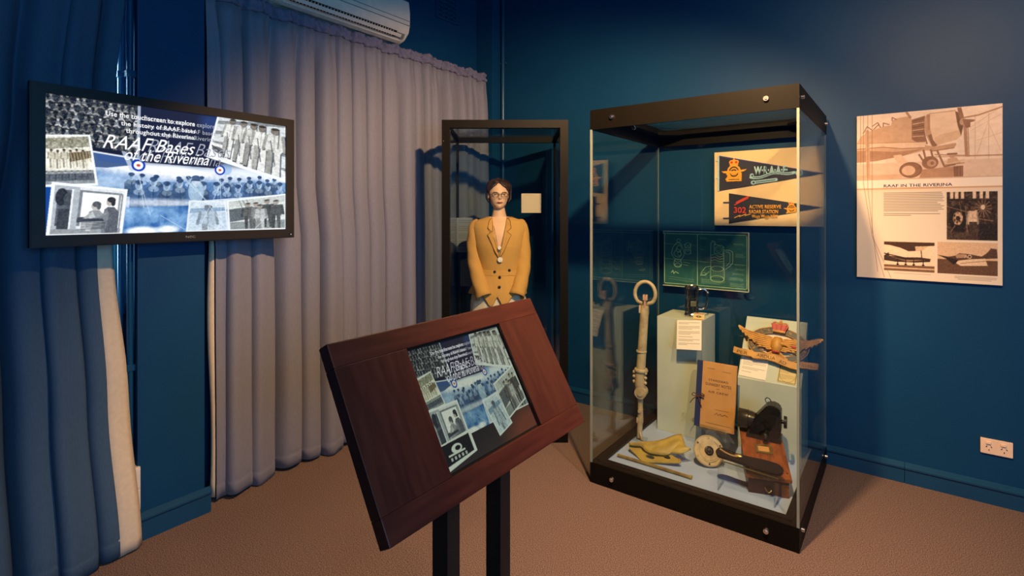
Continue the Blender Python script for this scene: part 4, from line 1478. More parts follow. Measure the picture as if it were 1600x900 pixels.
# lectern plinth
lp = B()
prism(lp, [(3.205, ZL), (3.205, .50), (3.43, .815), (3.445, .815), (3.445, ZL)], -.770, -.445, axis='x')
t = obj('lectern_plinth', lp, PLINTH)
tag(t, 'pale plinth with a sloping top under the carved eagle badge', 'plinth')
SLP = frame_M((-.6075, 3.205, .50), (1, 0, 0), (0, .225, .315))     # slope plane: x, up the slope, out
o = text_card('caption_card', .142, .155, 8, 'white typed caption on the sloping plinth under the eagle badge', (2, 2, 3, 2, 1), 8)
o.matrix_world = SLP@Matrix.Translation((-.088, .010, .003))@Matrix.Rotation(-.04, 4, 'Z')@FRONT.inverted()
o = text_card('permit_card', .095, .125, 8, 'small yellowed printed card at the right of the sloping plinth', (4, 4, 4), 9, (214, 190, 128), (120, 104, 60), (96, 92, 50))
o.matrix_world = SLP@Matrix.Translation((.088, .012, .003))@Matrix.Rotation(-.05, 4, 'Z')@FRONT.inverted()

# carved eagle badge
t = empty('eagle_badge', (0, 0, 0))
t.matrix_world = SLP@Matrix.Translation((.028, .208, .024))@Matrix.Rotation(-.055, 4, 'Z')@Matrix.Rotation(.12, 4, 'X')
ring_o = [(.158*math.cos(a), .010+.100*math.sin(a)) for a in [2*PI*k/56 for k in range(56)]]
ring_i = [(.118*math.cos(a), .010+.066*math.sin(a)) for a in [2*PI*k/56 for k in range(56)]]
obj('ring', strip_ring(B(), ring_o, ring_i, -.010, .008, axis='z'), BADGEBLK, t)
obj('backing_board', prism(B(), [(1.04*x, .010+1.04*(y-.010)) for x, y in ring_i], -.009, -.004, axis='z'), SKIRT, t)
rim = B()
tube(rim, [(x, y, .008) for x, y in ring_o], .0025, 6, closed=True)
tube(rim, [(x, y, .008) for x, y in ring_i], .0020, 6, closed=True)
obj('ring_rim', rim, GOLD, t, smooth=True)
# letters round the ring
ringtxt = 'ROYAL AUSTRALIAN AIR FORCE'
for k, ch in enumerate(ringtxt):
    if ch == ' ':
        continue
    a = math.radians(214-(k+.5)*(248/len(ringtxt)))
    if True:
        x, y = .138*math.cos(a), .010+.083*math.sin(a)
        rot = math.atan2(math.cos(a)*.083, -math.sin(a)*.138)+PI
        if abs(a-PI/2) < .36:
            continue
        text('ring_letter', ch, GOLD, t, Matrix.Translation((x, y, .0085))@Matrix.Rotation(rot, 4, 'Z')@Matrix.Translation((-.006, -.009, 0)), .012 if ch != 'I' else .004, .018, bold=.02, extrude=.001)
wing = [(0, .030), (-.045, .048), (-.10, .052), (-.16, .060), (-.215, .083), (-.222, .078), (-.208, .056), (-.200, .056), (-.192, .040), (-.182, .042), (-.172, .024), (-.160, .028), (-.148, .008), (-.134, .012), (-.120, -.008), (-.106, -.002), (-.088, -.022), (-.074, -.014), (-.05, -.030), (0, -.026)]
for sgn in (-1, 1):
    w = B()
    prism(w, [(x*(-sgn), y) for x, y in wing], .006, .026, axis='z')
    for k in range(7):
        y0 = .044-.007*k
        tube(w, [(-sgn*-.03, y0-.004-.003*k, .026), (-sgn*-.10, y0+.002-.0045*k, .027), (-sgn*(-.205+.019*k), y0+.020-.0075*k, .025)], .0030, 6)
    obj('wing', w, GOLD, t)
bd = B()
tube(bd, [(0, .046, .014), (0, .02, .016), (0, -.01, .016), (0, -.036, .014)], [.022, .034, .034, .022], 14, sm=4)
prism(bd, [(-.016, -.028), (.016, -.028), (.066, -.066), (.058, -.074), (.03, -.078), (0, -.080), (-.03, -.078), (-.058, -.074), (-.066, -.066)], .004, .018, axis='z')
for k in range(9):
    tube(bd, [((k-4)*.003, -.032, .019), ((k-4)*.014, -.074, .019)], .0026, 6)
obj('eagle_body', bd, GOLD, t, smooth=True)
hd = B()
ball(hd, (.030, .012, .034), .016, .012, .012)
tube(hd, [(.038, .010, .036), (.052, .006, .036), (.056, .000, .035)], [.008, .005, .002], 8)
obj('eagle_head', hd, GOLD, t, smooth=True)
rd = B()
for x in (-.012, 0, .012):
    ball(rd, (x, -.038, .034), .009, .006, .005, seg=10)
ball(rd, (.086, .006, .030), .013, .007, .004, seg=10)
obj('claw', rd, RED, t, smooth=True)
cr = B()
prism(cr, [(-.030, .083), (.030, .083), (.034, .096), (.044, .118), (.034, .132), (.014, .126), (0, .136), (-.014, .126), (-.034, .132), (-.044, .118), (-.034, .096)], .006, .024, axis='z')
for x in (-.03, -.012, .006, .024):
    tube(cr, [(x, .084, .025), (x*1.5, .125, .025)], .0025, 6)
obj('crown', cr, RED, t)
cb = B()
box(cb, -.034, .034, .078, .090, .004, .028, bev=.003)
ball(cb, (0, .140, .014), .009, seg=12); tube(cb, [(0, .146, .014), (0, .158, .014)], .003, 6); box(cb, -.006, .006, .150, .154, .011, .017)
tube(cb, [(-.042, .118, .018), (-.030, .136, .022), (0, .130, .024), (.030, .136, .022), (.042, .118, .018)], .004, 8, sm=4)
obj('crown_band', cb, GOLD, t, smooth=True)
scx = [-.222, -.19, -.15, -.12, -.112, -.08, -.04, 0, .04, .08, .12, .128, .17, .215]
scy = [-.072, -.076, -.076, -.074, -.082, -.078, -.074, -.078, -.088, -.096, -.098, -.084, -.082, -.078]
top = [(x, y+.020) for x, y in zip(scx, scy)]
bot = [(x, y-.016) for x, y in zip(scx, scy)][::-1]
obj('scroll', prism(B(), top+bot, .0, .030, axis='z'), GOLD, t)
INKB = mat('brown carved ink', rgb(70, 44, 22), .7, scale=20)
for s_, x, y, w, r_ in (('PER', -.202, -.086, .060, -.03), ('ARDUA', -.094, -.086, .098, .0), ('AD', .022, -.096, .038, -.15), ('ASTRA', .134, -.094, .072, .03)):
    text('scroll_lettering', s_, INKB, t, Matrix.Translation((x, y, .0302))@Matrix.Rotation(r_, 4, 'Z'), w, .018, bold=.0)
tag(t, 'carved gold eagle badge with red crown and motto scroll on the sloping plinth', 'badge')

# control column
t = empty('control_column', (-1.262, 2.955, ZL), 0)
t.rotation_euler = (0, .022, .18)
cc = B()
obj('foot_plate', bx(-.035, .045, -.035, .035, 0, .006, bev=.002), ACRYL, t)
lw_ = B()
tube(lw_, [(-.004, 0, .010), (.0, 0, .06), (.002, 0, .14), (.0, 0, .20), (-.002, 0, .275)], [.012, .016, .017, .015, .019], 12, sm=3)
tube(lw_, [(-.002, 0, .06), (.012, -.018, .03), (.018, -.016, .008)], .008, 8)
box(lw_, -.018, .018, -.014, .014, .10, .13, bev=.004)
cyl(lw_, (0, -.022, .175), (0, .022, .175), .010, n=12)
obj('lower_link', lw_, CREAMMET, t, smooth=True)
pv = B()
cyl(pv, (.004, -.032, .285), (.004, .032, .285), .034, n=24)
cyl(pv, (.004, -.040, .285), (.004, .040, .285), .016, n=16)
obj('pivot', pv, CREAMMET, t, smooth=True)
sk_ = B()
tube(sk_, [(-.002, 0, .29), (-.004, 0, .33), (-.004, 0, .41)], [.026, .033, .032], 14)
for z in (.345, .375, .402):
    ball(sk_, (-.038, -.012, z), .010, seg=10); ball(sk_, (.030, -.014, z), .010, seg=10)
lathe(sk_, [(.037, .405), (.040, .409), (.040, .418), (.036, .424)])
obj('socket', sk_, CREAMMET, t, smooth=True)
sh = B()
tube(sh, [(-.002, 0, .42), (.004, 0, .55), (.012, 0, .76)], [.027, .026, .025], 16)
lathe(sh, [(.029, .52), (.031, .524), (.029, .532)])
obj('shaft', sh, CREAMMET, t, smooth=True)
hdn = B()
for x in (-.012, .030):
    box(hdn, x-.006+.0, x+.006, -.016, .016, .755, .80, bev=.002)
tube(hdn, [(.012, 0, .75), (.014, 0, .80)], [.026, .020], 12)
obj('clevis', hdn, CREAMMET, t, smooth=True)
lv = B()
tube(lv, [(.014, -.012, .775), (.018, -.022, .82), (.022, -.024, .855)], .0075, 8)
box(lv, .008, .019, -.034, -.018, .835, .868, bev=.002); box(lv, .023, .034, -.034, -.018, .835, .868, bev=.002)
obj('trigger_lever', lv, mat('pinkish brass lever', rgb(190, 150, 118), .45, scale=20), t, smooth=True)
rg = B()
pts = [(.014+.060*math.cos(a)*(1-.10*math.sin(a)*0), 0, .868+.072*math.sin(a)*(1 if math.sin(a) > 0 else .92)) for a in [2*PI*k/40 for k in range(40)]]
pts = [(x, y, max(z, .806+.02*abs(x-.014)/.06)) for x, y, z in pts]
tube(rg, pts, .011, 12, closed=True)
obj('ring_grip', rg, CREAMMET, t, smooth=True)
tag(t, 'cream aircraft control column with ring grip standing in the glass case', 'control column')

# book on an acrylic stand
BKM = frame_M((-.856, 3.035, .232), (1, .06, -.022), (.022, .14, 1))
t = empty('book', (0, 0, 0))
t.matrix_world = BKM@FRONT.inverted()
w2, hb = .106, .365
obj('front_cover', bx(-.078, w2, -.004, 0, 0, hb, bev=.001), BOOKC, t)
obj('back_cover', bx(-.078, w2, .016, .019, 0, hb, bev=.001), BOOKC, t)
obj('pages', bx(-.100, w2-.003, 0, .016, .003, hb-.003), PAPER, t)
obj('spine', bx(-w2-.002, -.076, -.005, .020, 0, hb, bev=.003), NAVY, t)['label'] = 'navy cloth spine'
BKI = mat('dark book print', rgb(60, 40, 32), .7, scale=30)
for s_, x, z, w, h in (('STANDARD', .012, .262, .105, .012), ('GUNNERY NOTES', .012, .236, .138, .016), ('FOR', .012, .220, .016, .006), ('AIR CREW', .014, .197, .108, .012), ('CONFIDENTIAL', -.036, .326, .044, .006), ('A.M. 1234', .060, .318, .001, .001)):
    if w > .002 and 'CONF' not in s_:
        text('title_lettering', s_, BKI, t, Matrix.Translation((x, -.0042, z))@FRONT, w, h, bold=.01, align='CENTER', spacing=1.15)
sg = B()
for x0, x1, z in ((-.05, -.01, .33), (.03, .075, .322), (.0, .075, .110), (-.045, .09, .030)):
    box(sg, x0, x1, -.0046, -.004, z, z+.0015)
tube(sg, [(.0, -.005, .080), (.012, -.005, .094), (.018, -.005, .082), (.030, -.005, .092), (.040, -.005, .083), (.055, -.005, .092), (.070, -.005, .084)], .0009, 5, sm=4)
obj('signature', sg, BKI, t)
tie = B()
tube(tie, [(-.108, -.010, .165), (-.080, -.012, .168), (-.060, -.010, .160)], .0028, 6, sm=4)
tube(tie, [(-.090, -.012, .167), (-.075, -.014, .185), (-.058, -.012, .178), (-.085, -.012, .167), (-.115, -.012, .150), (-.135, -.012, .120)], .0024, 6, sm=4)
tube(tie, [(-.090, -.012, .167), (-.082, -.012, .14), (-.070, -.010, .110)], .0024, 6, sm=4)
tube(tie, [(-.094, -.012, .167), (-.115, -.014, .182), (-.125, -.012, .166), (-.094, -.012, .165)], .0024, 6, sm=4)
obj('lace_tie', tie, mat('brown lace', rgb(84, 46, 32), .7, scale=60), t, smooth=True)
tag(t, 'tan covered gunnery notes book with navy spine, propped in front of the tall plinth', 'book')
st = B()
Mb = BKM@FRONT.inverted()
prism(st, [(-.045, -.0), (-.045, .012), (.022, .012), (.022, .27), (.026, .27), (.026, -.0)], -.07, .07, axis='x', M=Mb)
o = obj('book_stand', st, ACRYL)
leg = B()
box(leg, -.93, -.79, 3.02, 3.028, ZL, .25)
box(leg, -.93, -.79, 3.02, 3.13, ZL, ZL+.004)
box(leg, -.93, -.79, 3.126, 3.13, ZL, .24)
obj('stand_foot', leg, ACRYL, o)
tag(o, 'clear acrylic stand under the gunnery notes book', 'stand')

# yellow metal fragment
t = empty('metal_fragment', (-1.12, 2.86, ZL), 0)
lower = [(-.126, -.087, .029), (-.068, -.072, .036), (-.030, -.084, .030), (.017, -.092, .027), (.093, -.068, .037), (.158, -.083, .030), (.166, -.094, .026), (.161, -.105, .021), (.08, -.132, .010), (-.001, -.158, .0), (-.016, -.160, .0), (-.026, -.155, .0), (-.070, -.128, .011), (-.119, -.102, .022)]
holes = ((.011, -.119, .0315, .0115), (.094, -.093, .026, .0105))
cu = bmesh.new()
MF = frame_M((0, -.10, .0245), (1, .0, 0), (0, 1, .45))
MFi = MF.inverted()
def on_plate(p):
    q = MFi@Vector(p)
    return (q.x, q.y)
prism(cu, [on_plate(p) for p in lower], -.007, .004, axis='z', M=MF)
me_l = obj('bracket_plate', cu, YELLOWMET, t)
for hx, hy, ra, rb2 in holes:
    k = bmesh.new()
    c2 = on_plate((hx, hy, .0245+.45*(hy+.10)))
    prism(k, [(c2[0]+ra*.8*math.cos(a)+.2*rb2*math.sin(a), c2[1]+rb2*math.sin(a)-.10*ra*math.cos(a)) for a in [2*PI*q/24 for q in range(24)]], -.03, .03, axis='z', M=MF)
    me = bpy.data.meshes.new('cut'); bmesh.ops.recalc_face_normals(k, faces=k.faces); k.to_mesh(me); k.free()
    co = bpy.data.objects.new('cut', me); C.objects.link(co)
    co.location = t.location
    md = me_l.modifiers.new('hole', 'BOOLEAN'); md.operation = 'DIFFERENCE'; md.object = co; md.solver = 'EXACT'
    bpy.context.view_layer.update()
    nm = bpy.data.meshes.new_from_object(me_l.evaluated_get(bpy.context.evaluated_depsgraph_get()))
    me_l.modifiers.clear(); me_l.data = nm
    bpy.data.objects.remove(co)
rim_ = B()
tube(rim_, [Vector(p)+Vector((0, -.001, .004)) for p in lower[5:12]], .0055, 8, sm=3)
obj('rolled_edge', rim_, YELLOWMET, t, smooth=True)
top_e = [(-.122, -.098, .044), (-.085, -.080, .053), (-.047, -.063, .060), (.0, -.045, .068), (.044, -.015, .081), (.082, .019, .097), (.100, .030, .106), (.123, .046, .112), (.140, .030, .104), (.150, .015, .095), (.160, -.005, .085), (.175, -.018, .079), (.201, -.029, .073)]
bot_e = [(-.119, -.104, .040), (-.085, -.096, .044), (-.054, -.087, .047), (-.038, -.102, .043), (-.023, -.108, .040), (.0, -.114, .037), (.025, -.117, .035), (.070, -.104, .040), (.101, -.092, .045), (.112, -.078, .050), (.128, -.073, .052), (.165, -.062, .058), (.197, -.034, .070)]
ups = B()
rows = []
for j in range(9):
    v = j/8
    rows.append([Vector(a).lerp(Vector(b), v)+Vector((0, 0, .012*math.sin(PI*v)+.003*math.sin(i*2.1+j))) for i, (a, b) in enumerate(zip(top_e, bot_e))])
rows = [smooth_path(r_, 3) for r_ in rows]
loft(ups, rows, cap=False, closed=False)
o = obj('torn_sheet', ups, YELLOWMET, t, smooth='all')
o.modifiers.new('thick', 'SOLIDIFY').thickness = .003
rl = B()
tube(rl, [Vector(p)+Vector((0, .002, .003)) for p in top_e[:7]], .004, 8, sm=3)
obj('folded_edge', rl, OLIVE, t, smooth=True)
obj('mount', bx(.05, .13, -.07, -.03, 0, .034, bev=.002), ACRYL, t)
tag(t, 'torn yellow primed metal fragment with two holes lying on the blue liner', 'wreckage')

# rod
rb = B()
pts = [(-1.268, 2.672, ZL+.009), (-1.06, 2.672, ZL+.0095), (-.862, 2.668, ZL+.009)]
tube(rb, pts, [.0085, .0095, .0085], 8)
t = empty('wooden_rod', (-1.06, 2.67, ZL))
o = obj('rod', rb, OLIVE, t, smooth=True, M=Matrix.Translation((1.06, -2.67, -ZL)))
for x in (.190,):
    obj('end_cap', cyl(B(), (x, 0, .009), (x+.010, 0, .009), .0108, n=12), YELLOWMET, t, smooth=True)
tag(t, 'long thin yellow rod lying along the front edge of the case floor', 'rod')

# metal disc
DM = Matrix.Translation((-.838, 2.880, ZL+.074))@Matrix.Rotation(math.radians(32), 4, 'Z')@Matrix.Rotation(math.radians(56), 4, 'X')
t = empty('dial_disc', (0, 0, 0))
t.matrix_world = DM
obj('plate', lathe(B(), [(.066, -.010), (.078, -.008), (.079, .002), (.074, .006), (.072, .004), (.050, .004), (.048, .006), (.010, .006)], 48), CREAMMET, t, smooth=True)
obj('hub', lathe(B(), [(.024, .006), (.023, .012), (.017, .014), (.015, .010), (.010, .010), (.008, .018), (.003, .019)], 28), BLACK, t, smooth=True)
rs = B()
for k in range(26):
    a = .5+k*.12
    box(rs, .056, .0575, -.0045, .0045, .004, .0052, M=Matrix.Rotation(a-2.6, 4, 'Z'))
obj('slot_marks', rs, BLACK, t)
for k in range(6):
    a = k*PI/3+.4
    obj('screw', cyl(B(), (.066*math.cos(a), .066*math.sin(a), .004), (.066*math.cos(a), .066*math.sin(a), .0075), .0045, n=10), BRASS if k % 2 else BLACK, t)
obj('prop_block', bx(-.02, .02, -.060, -.02, -.07, -.012), ACRYL, t)
tag(t, 'round cream metal dial disc with black hub propped on the liner', 'dial')

# wooden instrument case
t = empty('instrument_case', (-.580, 2.925, ZL), .318)
sd_ = []
L0, L1_ = -.205, .175


def wz(y):
    return .092+(.20-.092)*(y-L0)/(L1_-L0)


body = B()
prism(body, [(L0+.012, 0), (L0+.012, wz(L0)-.016), (L1_-.008, wz(L1_)-.016), (L1_-.008, 0)], -.088, .088, axis='x')
obj('body', body, DARKRED, t)
lid = B()
prism(lid, [(L0, wz(L0)-.018), (L0, wz(L0)), (L1_, wz(L1_)), (L1_, wz(L1_)-.018)], -.100, .100, axis='x')
bmesh.ops.bevel(lid, geom=lid.edges[:], offset=.002, segments=2, affect='EDGES')
obj('lid', lid, BOXW, t)
LM = frame_M((0, -.02, wz(-.02)), (1, 0, 0), (0, L1_-L0, .108))
obj('label_plate', strip_ring(B(), [(-.038, -.032), (.038, -.032), (.038, .032), (-.038, .032)], [(-.026, -.020), (.026, -.020), (.026, .020), (-.026, .020)], 0, .004, axis='z', M=LM), BRASS, t)
obj('paper_label', bx(-.027, .027, -.021, .021, 0, .0015, M=LM), BOOKC, t)
for x in (-.085, .085):
    for y in (-.165,):
        obj('screw', cyl(B(), (x, y, wz(y)-.001), (x, y, wz(y)+.002), .004, n=8), BLACK, t)
obj('foot', bx(.055, .088, L0+.006, L0+.03, 0, .06, bev=.002), BOXW, t)
hk = B()
tube(hk, [(-.015, L0+.010, .042), (-.015, L0-.006, .036), (-.003, L0-.010, .022), (.010, L0-.006, .030), (.010, L0+.010, .038)], .0025, 8, sm=4)
obj('latch', hk, BRASS, t, smooth=True)
tag(t, 'reddish wooden instrument case with sloping lid and brass label frame', 'wooden case')

# black optical instrument standing on it
ip = Vector((-.580, 2.925, ZL))+Matrix.Rotation(.318, 3, 'Z')@Vector((0, .095, wz(.095)))
t = empty('optical_instrument', ip)
t.rotation_euler = (.0, 0, .10)
BKM2 = mat('black crackle enamel', (.008, .0075, .007, 1), .36, col2=(.016, .014, .012, 1), scale=60, bump=.1, spec=.3)
BRN = mat('worn black brass barrel', (.045, .036, .026, 1), .3, metal=.4, scale=30)
ib = B()
prism(ib, [(-.05, .0), (.085, .0), (.100, .04), (.098, .150), (.075, .172), (.035, .170), (-.040, .075), (-.05, .04)], -.045, .045, axis='y', bev=.006)
obj('housing', ib, BKM2, t, smooth=True)
ib = B()
prism(ib, [(.004, .085), (.055, .150), (.066, .146), (.014, .078)], -.050, -.044, axis='y', bev=.002)
box(ib, .030, .088, -.052, -.044, .055, .125, bev=.003)
obj('side_plate', ib, BKM2, t, smooth=True)
bb_ = B()
Mx = Matrix.Translation((-.045, 0, .066))@Matrix.Rotation(-PI/2, 4, 'Y')@Matrix.Rotation(0, 4, 'X')
lathe(bb_, [(.040, -.02), (.046, .0), (.046, .01), (.050, .014), (.050, .060), (.047, .064), (.043, .060), (.042, .030), (.01, .030)], 32, M=Mx)
obj('eyepiece_barrel', bb_, BRN, t, smooth=True)
kk = B()
cyl(kk, (.095, 0, .085), (.112, 0, .085), .010); cyl(kk, (.110, 0, .085), (.124, 0, .085), .032, .030, 24)
obj('side_knob', kk, BKM2, t, smooth=True)
kk = B()
cyl(kk, (.030, -.045, .030), (.030, -.075, .026), .010); ball(kk, (.030, -.078, .024), .018)
cyl(kk, (-.01, -.045, .040), (-.01, -.062, .040), .016); cyl(kk, (.005, -.045, .055), (.005, -.055, .055), .02)
obj('front_knob', kk, BKM2, t, smooth=True)
kk = B()
tube(kk, [(.030, 0, .165), (.022, 0, .185), (.030, 0, .197), (.044, 0, .192), (.052, 0, .174)], .003, 8, sm=4)
obj('lifting_ring', kk, STEEL, t, smooth=True)
obj('base_plate', bx(-.065, .10, -.05, .05, -.012, .006, bev=.003), BLACK, t)
tag(t, 'black optical sighting instrument on top of the wooden instrument case', 'optical instrument')

# blade-shaped leather grip with rod on a clear bridge
t = empty('leather_sheath', (-.61, 2.72, ZL+.145))
sh = B()
sp = [(-.150, .006), (-.138, .030), (-.110, .036), (-.060, .024), (0, .022), (.08, .026), (.135, .022), (.158, .006), (.158, -.020), (.140, -.034), (.06, -.030), (-.02, -.024), (-.09, -.020), (-.135, -.018)]
SM = frame_M((0, 0, .0), (1, .02, .0), (0, .75, .62))
prism(sh, sp, -.008, .010, axis='z', bev=.004, M=SM)
obj('sheath', sh, DARKCLOTH, t, smooth=True)
rd = B()
tube(rd, [(-.128, .020, .013), (-.10, .008, .014), (-.07, .002, .014), (-.045, .004, .012)], .0042, 8, sm=4, M=SM)
obj('rod', rd, mat('pale brass rod', rgb(205, 168, 110), .35, metal=.5, scale=20), t, smooth=True)
obj('brass_tab', ball(B(), (-.040, .010, .012), .018, .009, .003, M=SM), BRASS, t, smooth=True)
tube_ = B()
tube(tube_, [(-.10, -.030, -.006), (.14, -.042, -.008)], .003, 8, M=SM)
obj('edge_trim', tube_, BRASS, t, smooth=True)
tag(t, 'black leather sheath with a thin brass rod lying on a clear stand', 'sheath')
sb = B()
prism(sb, [(-.728, ZL), (-.722, ZL), (-.722, ZL+.118), (-.478, ZL+.118), (-.478, ZL), (-.472, ZL), (-.472, ZL+.124), (-.728, ZL+.124)], 2.642, 2.735, axis='y')
o = obj('acrylic_stand', sb, ACRYL)
tag(o, 'clear acrylic bridge stand under the black leather sheath', 'stand')

# ------------------------------------------------------------------ mannequin case (turned to face across the corner)
MY, MX = 3.305, -.0445        # depth from viewer's station and sideways offset of the case centre
def loc_cam(X, D):
    return (CA*X-SA*D, SA*X+CA*D)


cx, cy = loc_cam(MX, MY)
t = mc = empty('mannequin_case', (cx, cy, 0), YAW)
hw, dp, HC = .398, .66, 2.034
fb = B()
box(fb, -hw, -hw+.050, 0, .045, 0, HC); box(fb, hw-.050, hw, 0, .045, 0, HC); box(fb, -hw+.050, hw-.050, 0, .045, HC-.05, HC); box(fb, -hw+.05, hw-.05, 0, .045, 0, .10)
obj('door_frame', fb, BLACKBAR, t)
obj('door_pane', bx(-hw+.05, hw-.05, .018, .024, .10, HC-.05), GLASS_M, t)
bfr = B()
box(bfr, -hw+.03, hw-.03, dp-.03, dp, HC-.06, HC-.02)
for s_ in (-1, 1):
    box(bfr, s_*(hw-.03)-.012, s_*(hw-.03)+.012, dp-.024, dp, .08, HC-.02)
    box(bfr, s_*(hw-.03)-.012, s_*(hw-.03)+.012, .045, dp, HC-.05, HC-.02)
obj('rear_frame', bfr, BLACKBAR, t)
obj('roof_panel', bx(-hw+.04, hw-.04, .045, dp-.02, HC-.034, HC-.026), GLASS_M, t)
for s_ in (-1, 1):
    x = s_*(hw-.03)
    obj('side_pane', bx(x-.003, x+.003, .045, dp-.024, .08, HC-.05), GLASS_M, t)
obj('rear_pane', bx(-hw+.042, hw-.042, dp-.012, dp-.006, .08, HC-.06), GLASS_M, t)
obj('base', bx(-hw+.01, hw-.01, .045, dp, 0, .08), BLACK, t)
for z in (.22, 1.90):
    obj('frame_screw', cyl(B(), (-hw+.012, 0, z), (-hw+.012, -.003, z), .0035, n=8), STEEL, t)
tag(t, 'tall black framed glass case in the far corner holding a uniformed mannequin', 'display case')
for X, D, z, w, h, lab, par in ((.1445, 3.93, 1.447, .148, .145, 'blank looking cream caption card beside the mannequin head', (1,)), (-.325, 3.90, 1.155, .170, .255, 'dim typed notice hanging low left behind the mannequin', (2, 3, 3, 3)), (-.285, 3.92, .90, .20, .20, 'dim dark notice under the typed notice left of the mannequin', (3, 3))):
    x_, y_ = loc_cam(X, D)
    o = text_card('caption_card', w, h, 6, lab, par, 5, col=(226, 206, 176) if X > 0 else (120, 130, 138), ink=(180, 160, 136) if X > 0 else (80, 88, 96))
    o.location = (x_, y_, z)
    o.rotation_euler = (0, 0, YAW)

# mannequin
x_, y_ = loc_cam(-.0878, 3.62)
t = man = empty('mannequin', (x_, y_, .08), YAW)
Z0 = -.08
ND = 56


def ell_ring(cx_, cz, hw_, hd_, n=ND, cyo=0.0, p=1.0):
    out = []
    for k in range(n):
        a = 2*PI*k/n
        cs, sn = math.cos(a), math.sin(a)
        out.append(Vector((cx_+hw_*math.copysign(abs(cs)**p, cs), cyo+hd_*math.copysign(abs(sn)**p, sn), cz+Z0)))
    return out


# body: legs, trunk and neck in one skinned surface
bmk = bmesh.new()
sl_ = bmk.verts.layers.skin.verify()
sk_pts = [((0, 0, .92), .11, .08), ((0, 0, 1.05), .095, .075), ((0, 0, 1.22), .115, .085), ((0, .01, 1.34), .13, .07), ((0, .012, 1.39), .055, .05), ((-.002, .0, 1.44), .046, .048), ((-.002, -.002, 1.52), .042, .045)]
vs = []
for (p, rx_, ry_) in sk_pts:
    v = bmk.verts.new((p[0], p[1], p[2]+Z0)); v[sl_].radius = (rx_, ry_); vs.append(v)
for a, b in zip(vs, vs[1:]):
    bmk.edges.new((a, b))
vs[0][sl_].use_root = True
for s_ in (-1, 1):
    prev = vs[0]
    for (p, r_) in (((.085*s_, 0, .85), .075), ((.09*s_, .0, .52), .052), ((.09*s_, .01, .33), .048), ((.092*s_, .02, .17), .032), ((.094*s_, .0, .115), .03), ((.096*s_, -.09, .105), .022)):
        v = bmk.verts.new((p[0], p[1], p[2]+Z0)); v[sl_].radius = (r_, r_); bmk.edges.new((prev, v)); prev = v
    # arms inside the sleeves
    prev = vs[3]
    pts = (((.15*s_, 0, 1.355), .042), ((.165*s_, .0, 1.12), .034), ((.10*s_, -.10, .93), .022))
    for (p, r_) in pts:
        v = bmk.verts.new((p[0], p[1], p[2]+Z0)); v[sl_].radius = (r_, r_); bmk.edges.new((prev, v)); prev = v
me = bpy.data.meshes.new('body'); bmk.to_mesh(me); bmk.free()
o = link('body', me, SKIN, t)
o.modifiers.new('skin', 'SKIN').use_smooth_shade = True
sb_ = o.modifiers.new('sub', 'SUBSURF'); sb_.levels = 2; sb_.render_levels = 2

# head
HM = Matrix.Translation((-.004, -.012, 1.472+Z0))@Matrix.Rotation(.13, 4, 'Z')@Matrix.Diagonal((1.04, 1, .89, 1))


def head_r(t_, a):
    """t_ 0 chin..1 crown; a angle, 0 = front (-Y). returns (x, y, z)"""
    prof = [(0, .010, .030, .010), (.05, .032, .058, .012), (.15, .046, .070, .030), (.30, .057, .074, .062), (.45, .063, .075, .082), (.60, .068, .079, .092), (.75, .068, .078, .093), (.88, .055, .064, .076), (.96, .034, .040, .048), (1.0, .002, .003, .003)]
    for (t0, w0, f0, b0), (t1, w1, f1, b1) in zip(prof, prof[1:]):
        if t_ <= t1+1e-9:
            q = (t_-t0)/(t1-t0); break
    w = w0+(w1-w0)*q; f = f0+(f1-f0)*q; b = b0+(b1-b0)*q
    sx = math.sin(a); cy_ = math.cos(a)
    x = w*sx
    y = -(f if cy_ > 0 else b)*cy_
    z = t_*.222
    g = lambda u, c0, s0: math.exp(-((u-c0)/s0)**2)
    front = max(0, cy_)
    y -= front*(.020*g(x, 0, .008)*g(t_, .38, .045)+.012*g(x, 0, .006)*g(t_, .47, .06))
    y += front*.008*(g(x, -.028, .014)+g(x, .028, .014))*g(t_, .50, .04)
    y -= front*.005*g(t_, .56, .035)*g(x, 0, .045)
    y -= front*.006*g(x, 0, .018)*g(t_, .235, .03)
    y += front*.004*g(x, 0, .03)*g(t_, .17, .025)
    y -= front*.005*g(x, 0, .02)*g(t_, .07, .05)
    return Vector((x, y, z))


hb_ = B()
NA, NT = 72, 60
loft(hb_, [[head_r(j/NT, 2*PI*i/NA) for i in range(NA)] for j in range(NT+1)], cap=True)
for s_ in (-1, 1):
    ball(hb_, (s_*.067, .010, .105), .007, .014, .026, seg=10)
obj('head', hb_, SKIN, t, smooth='all', M=HM)
LIP = mat('dull red lips', rgb(168, 88, 68), .4, scale=20)
EYE = mat('dark painted eye', rgb(40, 28, 22), .3, scale=20)
lb_ = B()
for s_ in (-1, 1):
    p = head_r(.235, 0)
    ball(lb_, (s_*.007, p.y+.001, .0535), .011, .003, .0035, seg=12)
ball(lb_, (0, head_r(.21, 0).y+.0005, .0465), .012, .004, .0038, seg=12)
obj('lips', lb_, LIP, t, smooth='all', M=HM)
for s_ in (-1, 1):
    e = B()
    ball(e, (s_*.028, head_r(.5, s_*.42).y+.002, .110), .010, .004, .0042, seg=12)
    obj('eye', e, EYE, t, smooth='all', M=HM)
eb = B()
for s_ in (-1, 1):
    tube(eb, [(s_*.014, head_r(.57, s_*.2).y-.001, .126), (s_*.030, head_r(.58, s_*.45).y-.001, .130), (s_*.044, head_r(.57, s_*.7).y-.001, .126)], .0016, 6, sm=3)
obj('eyebrows', eb, HAIR, t, M=HM)
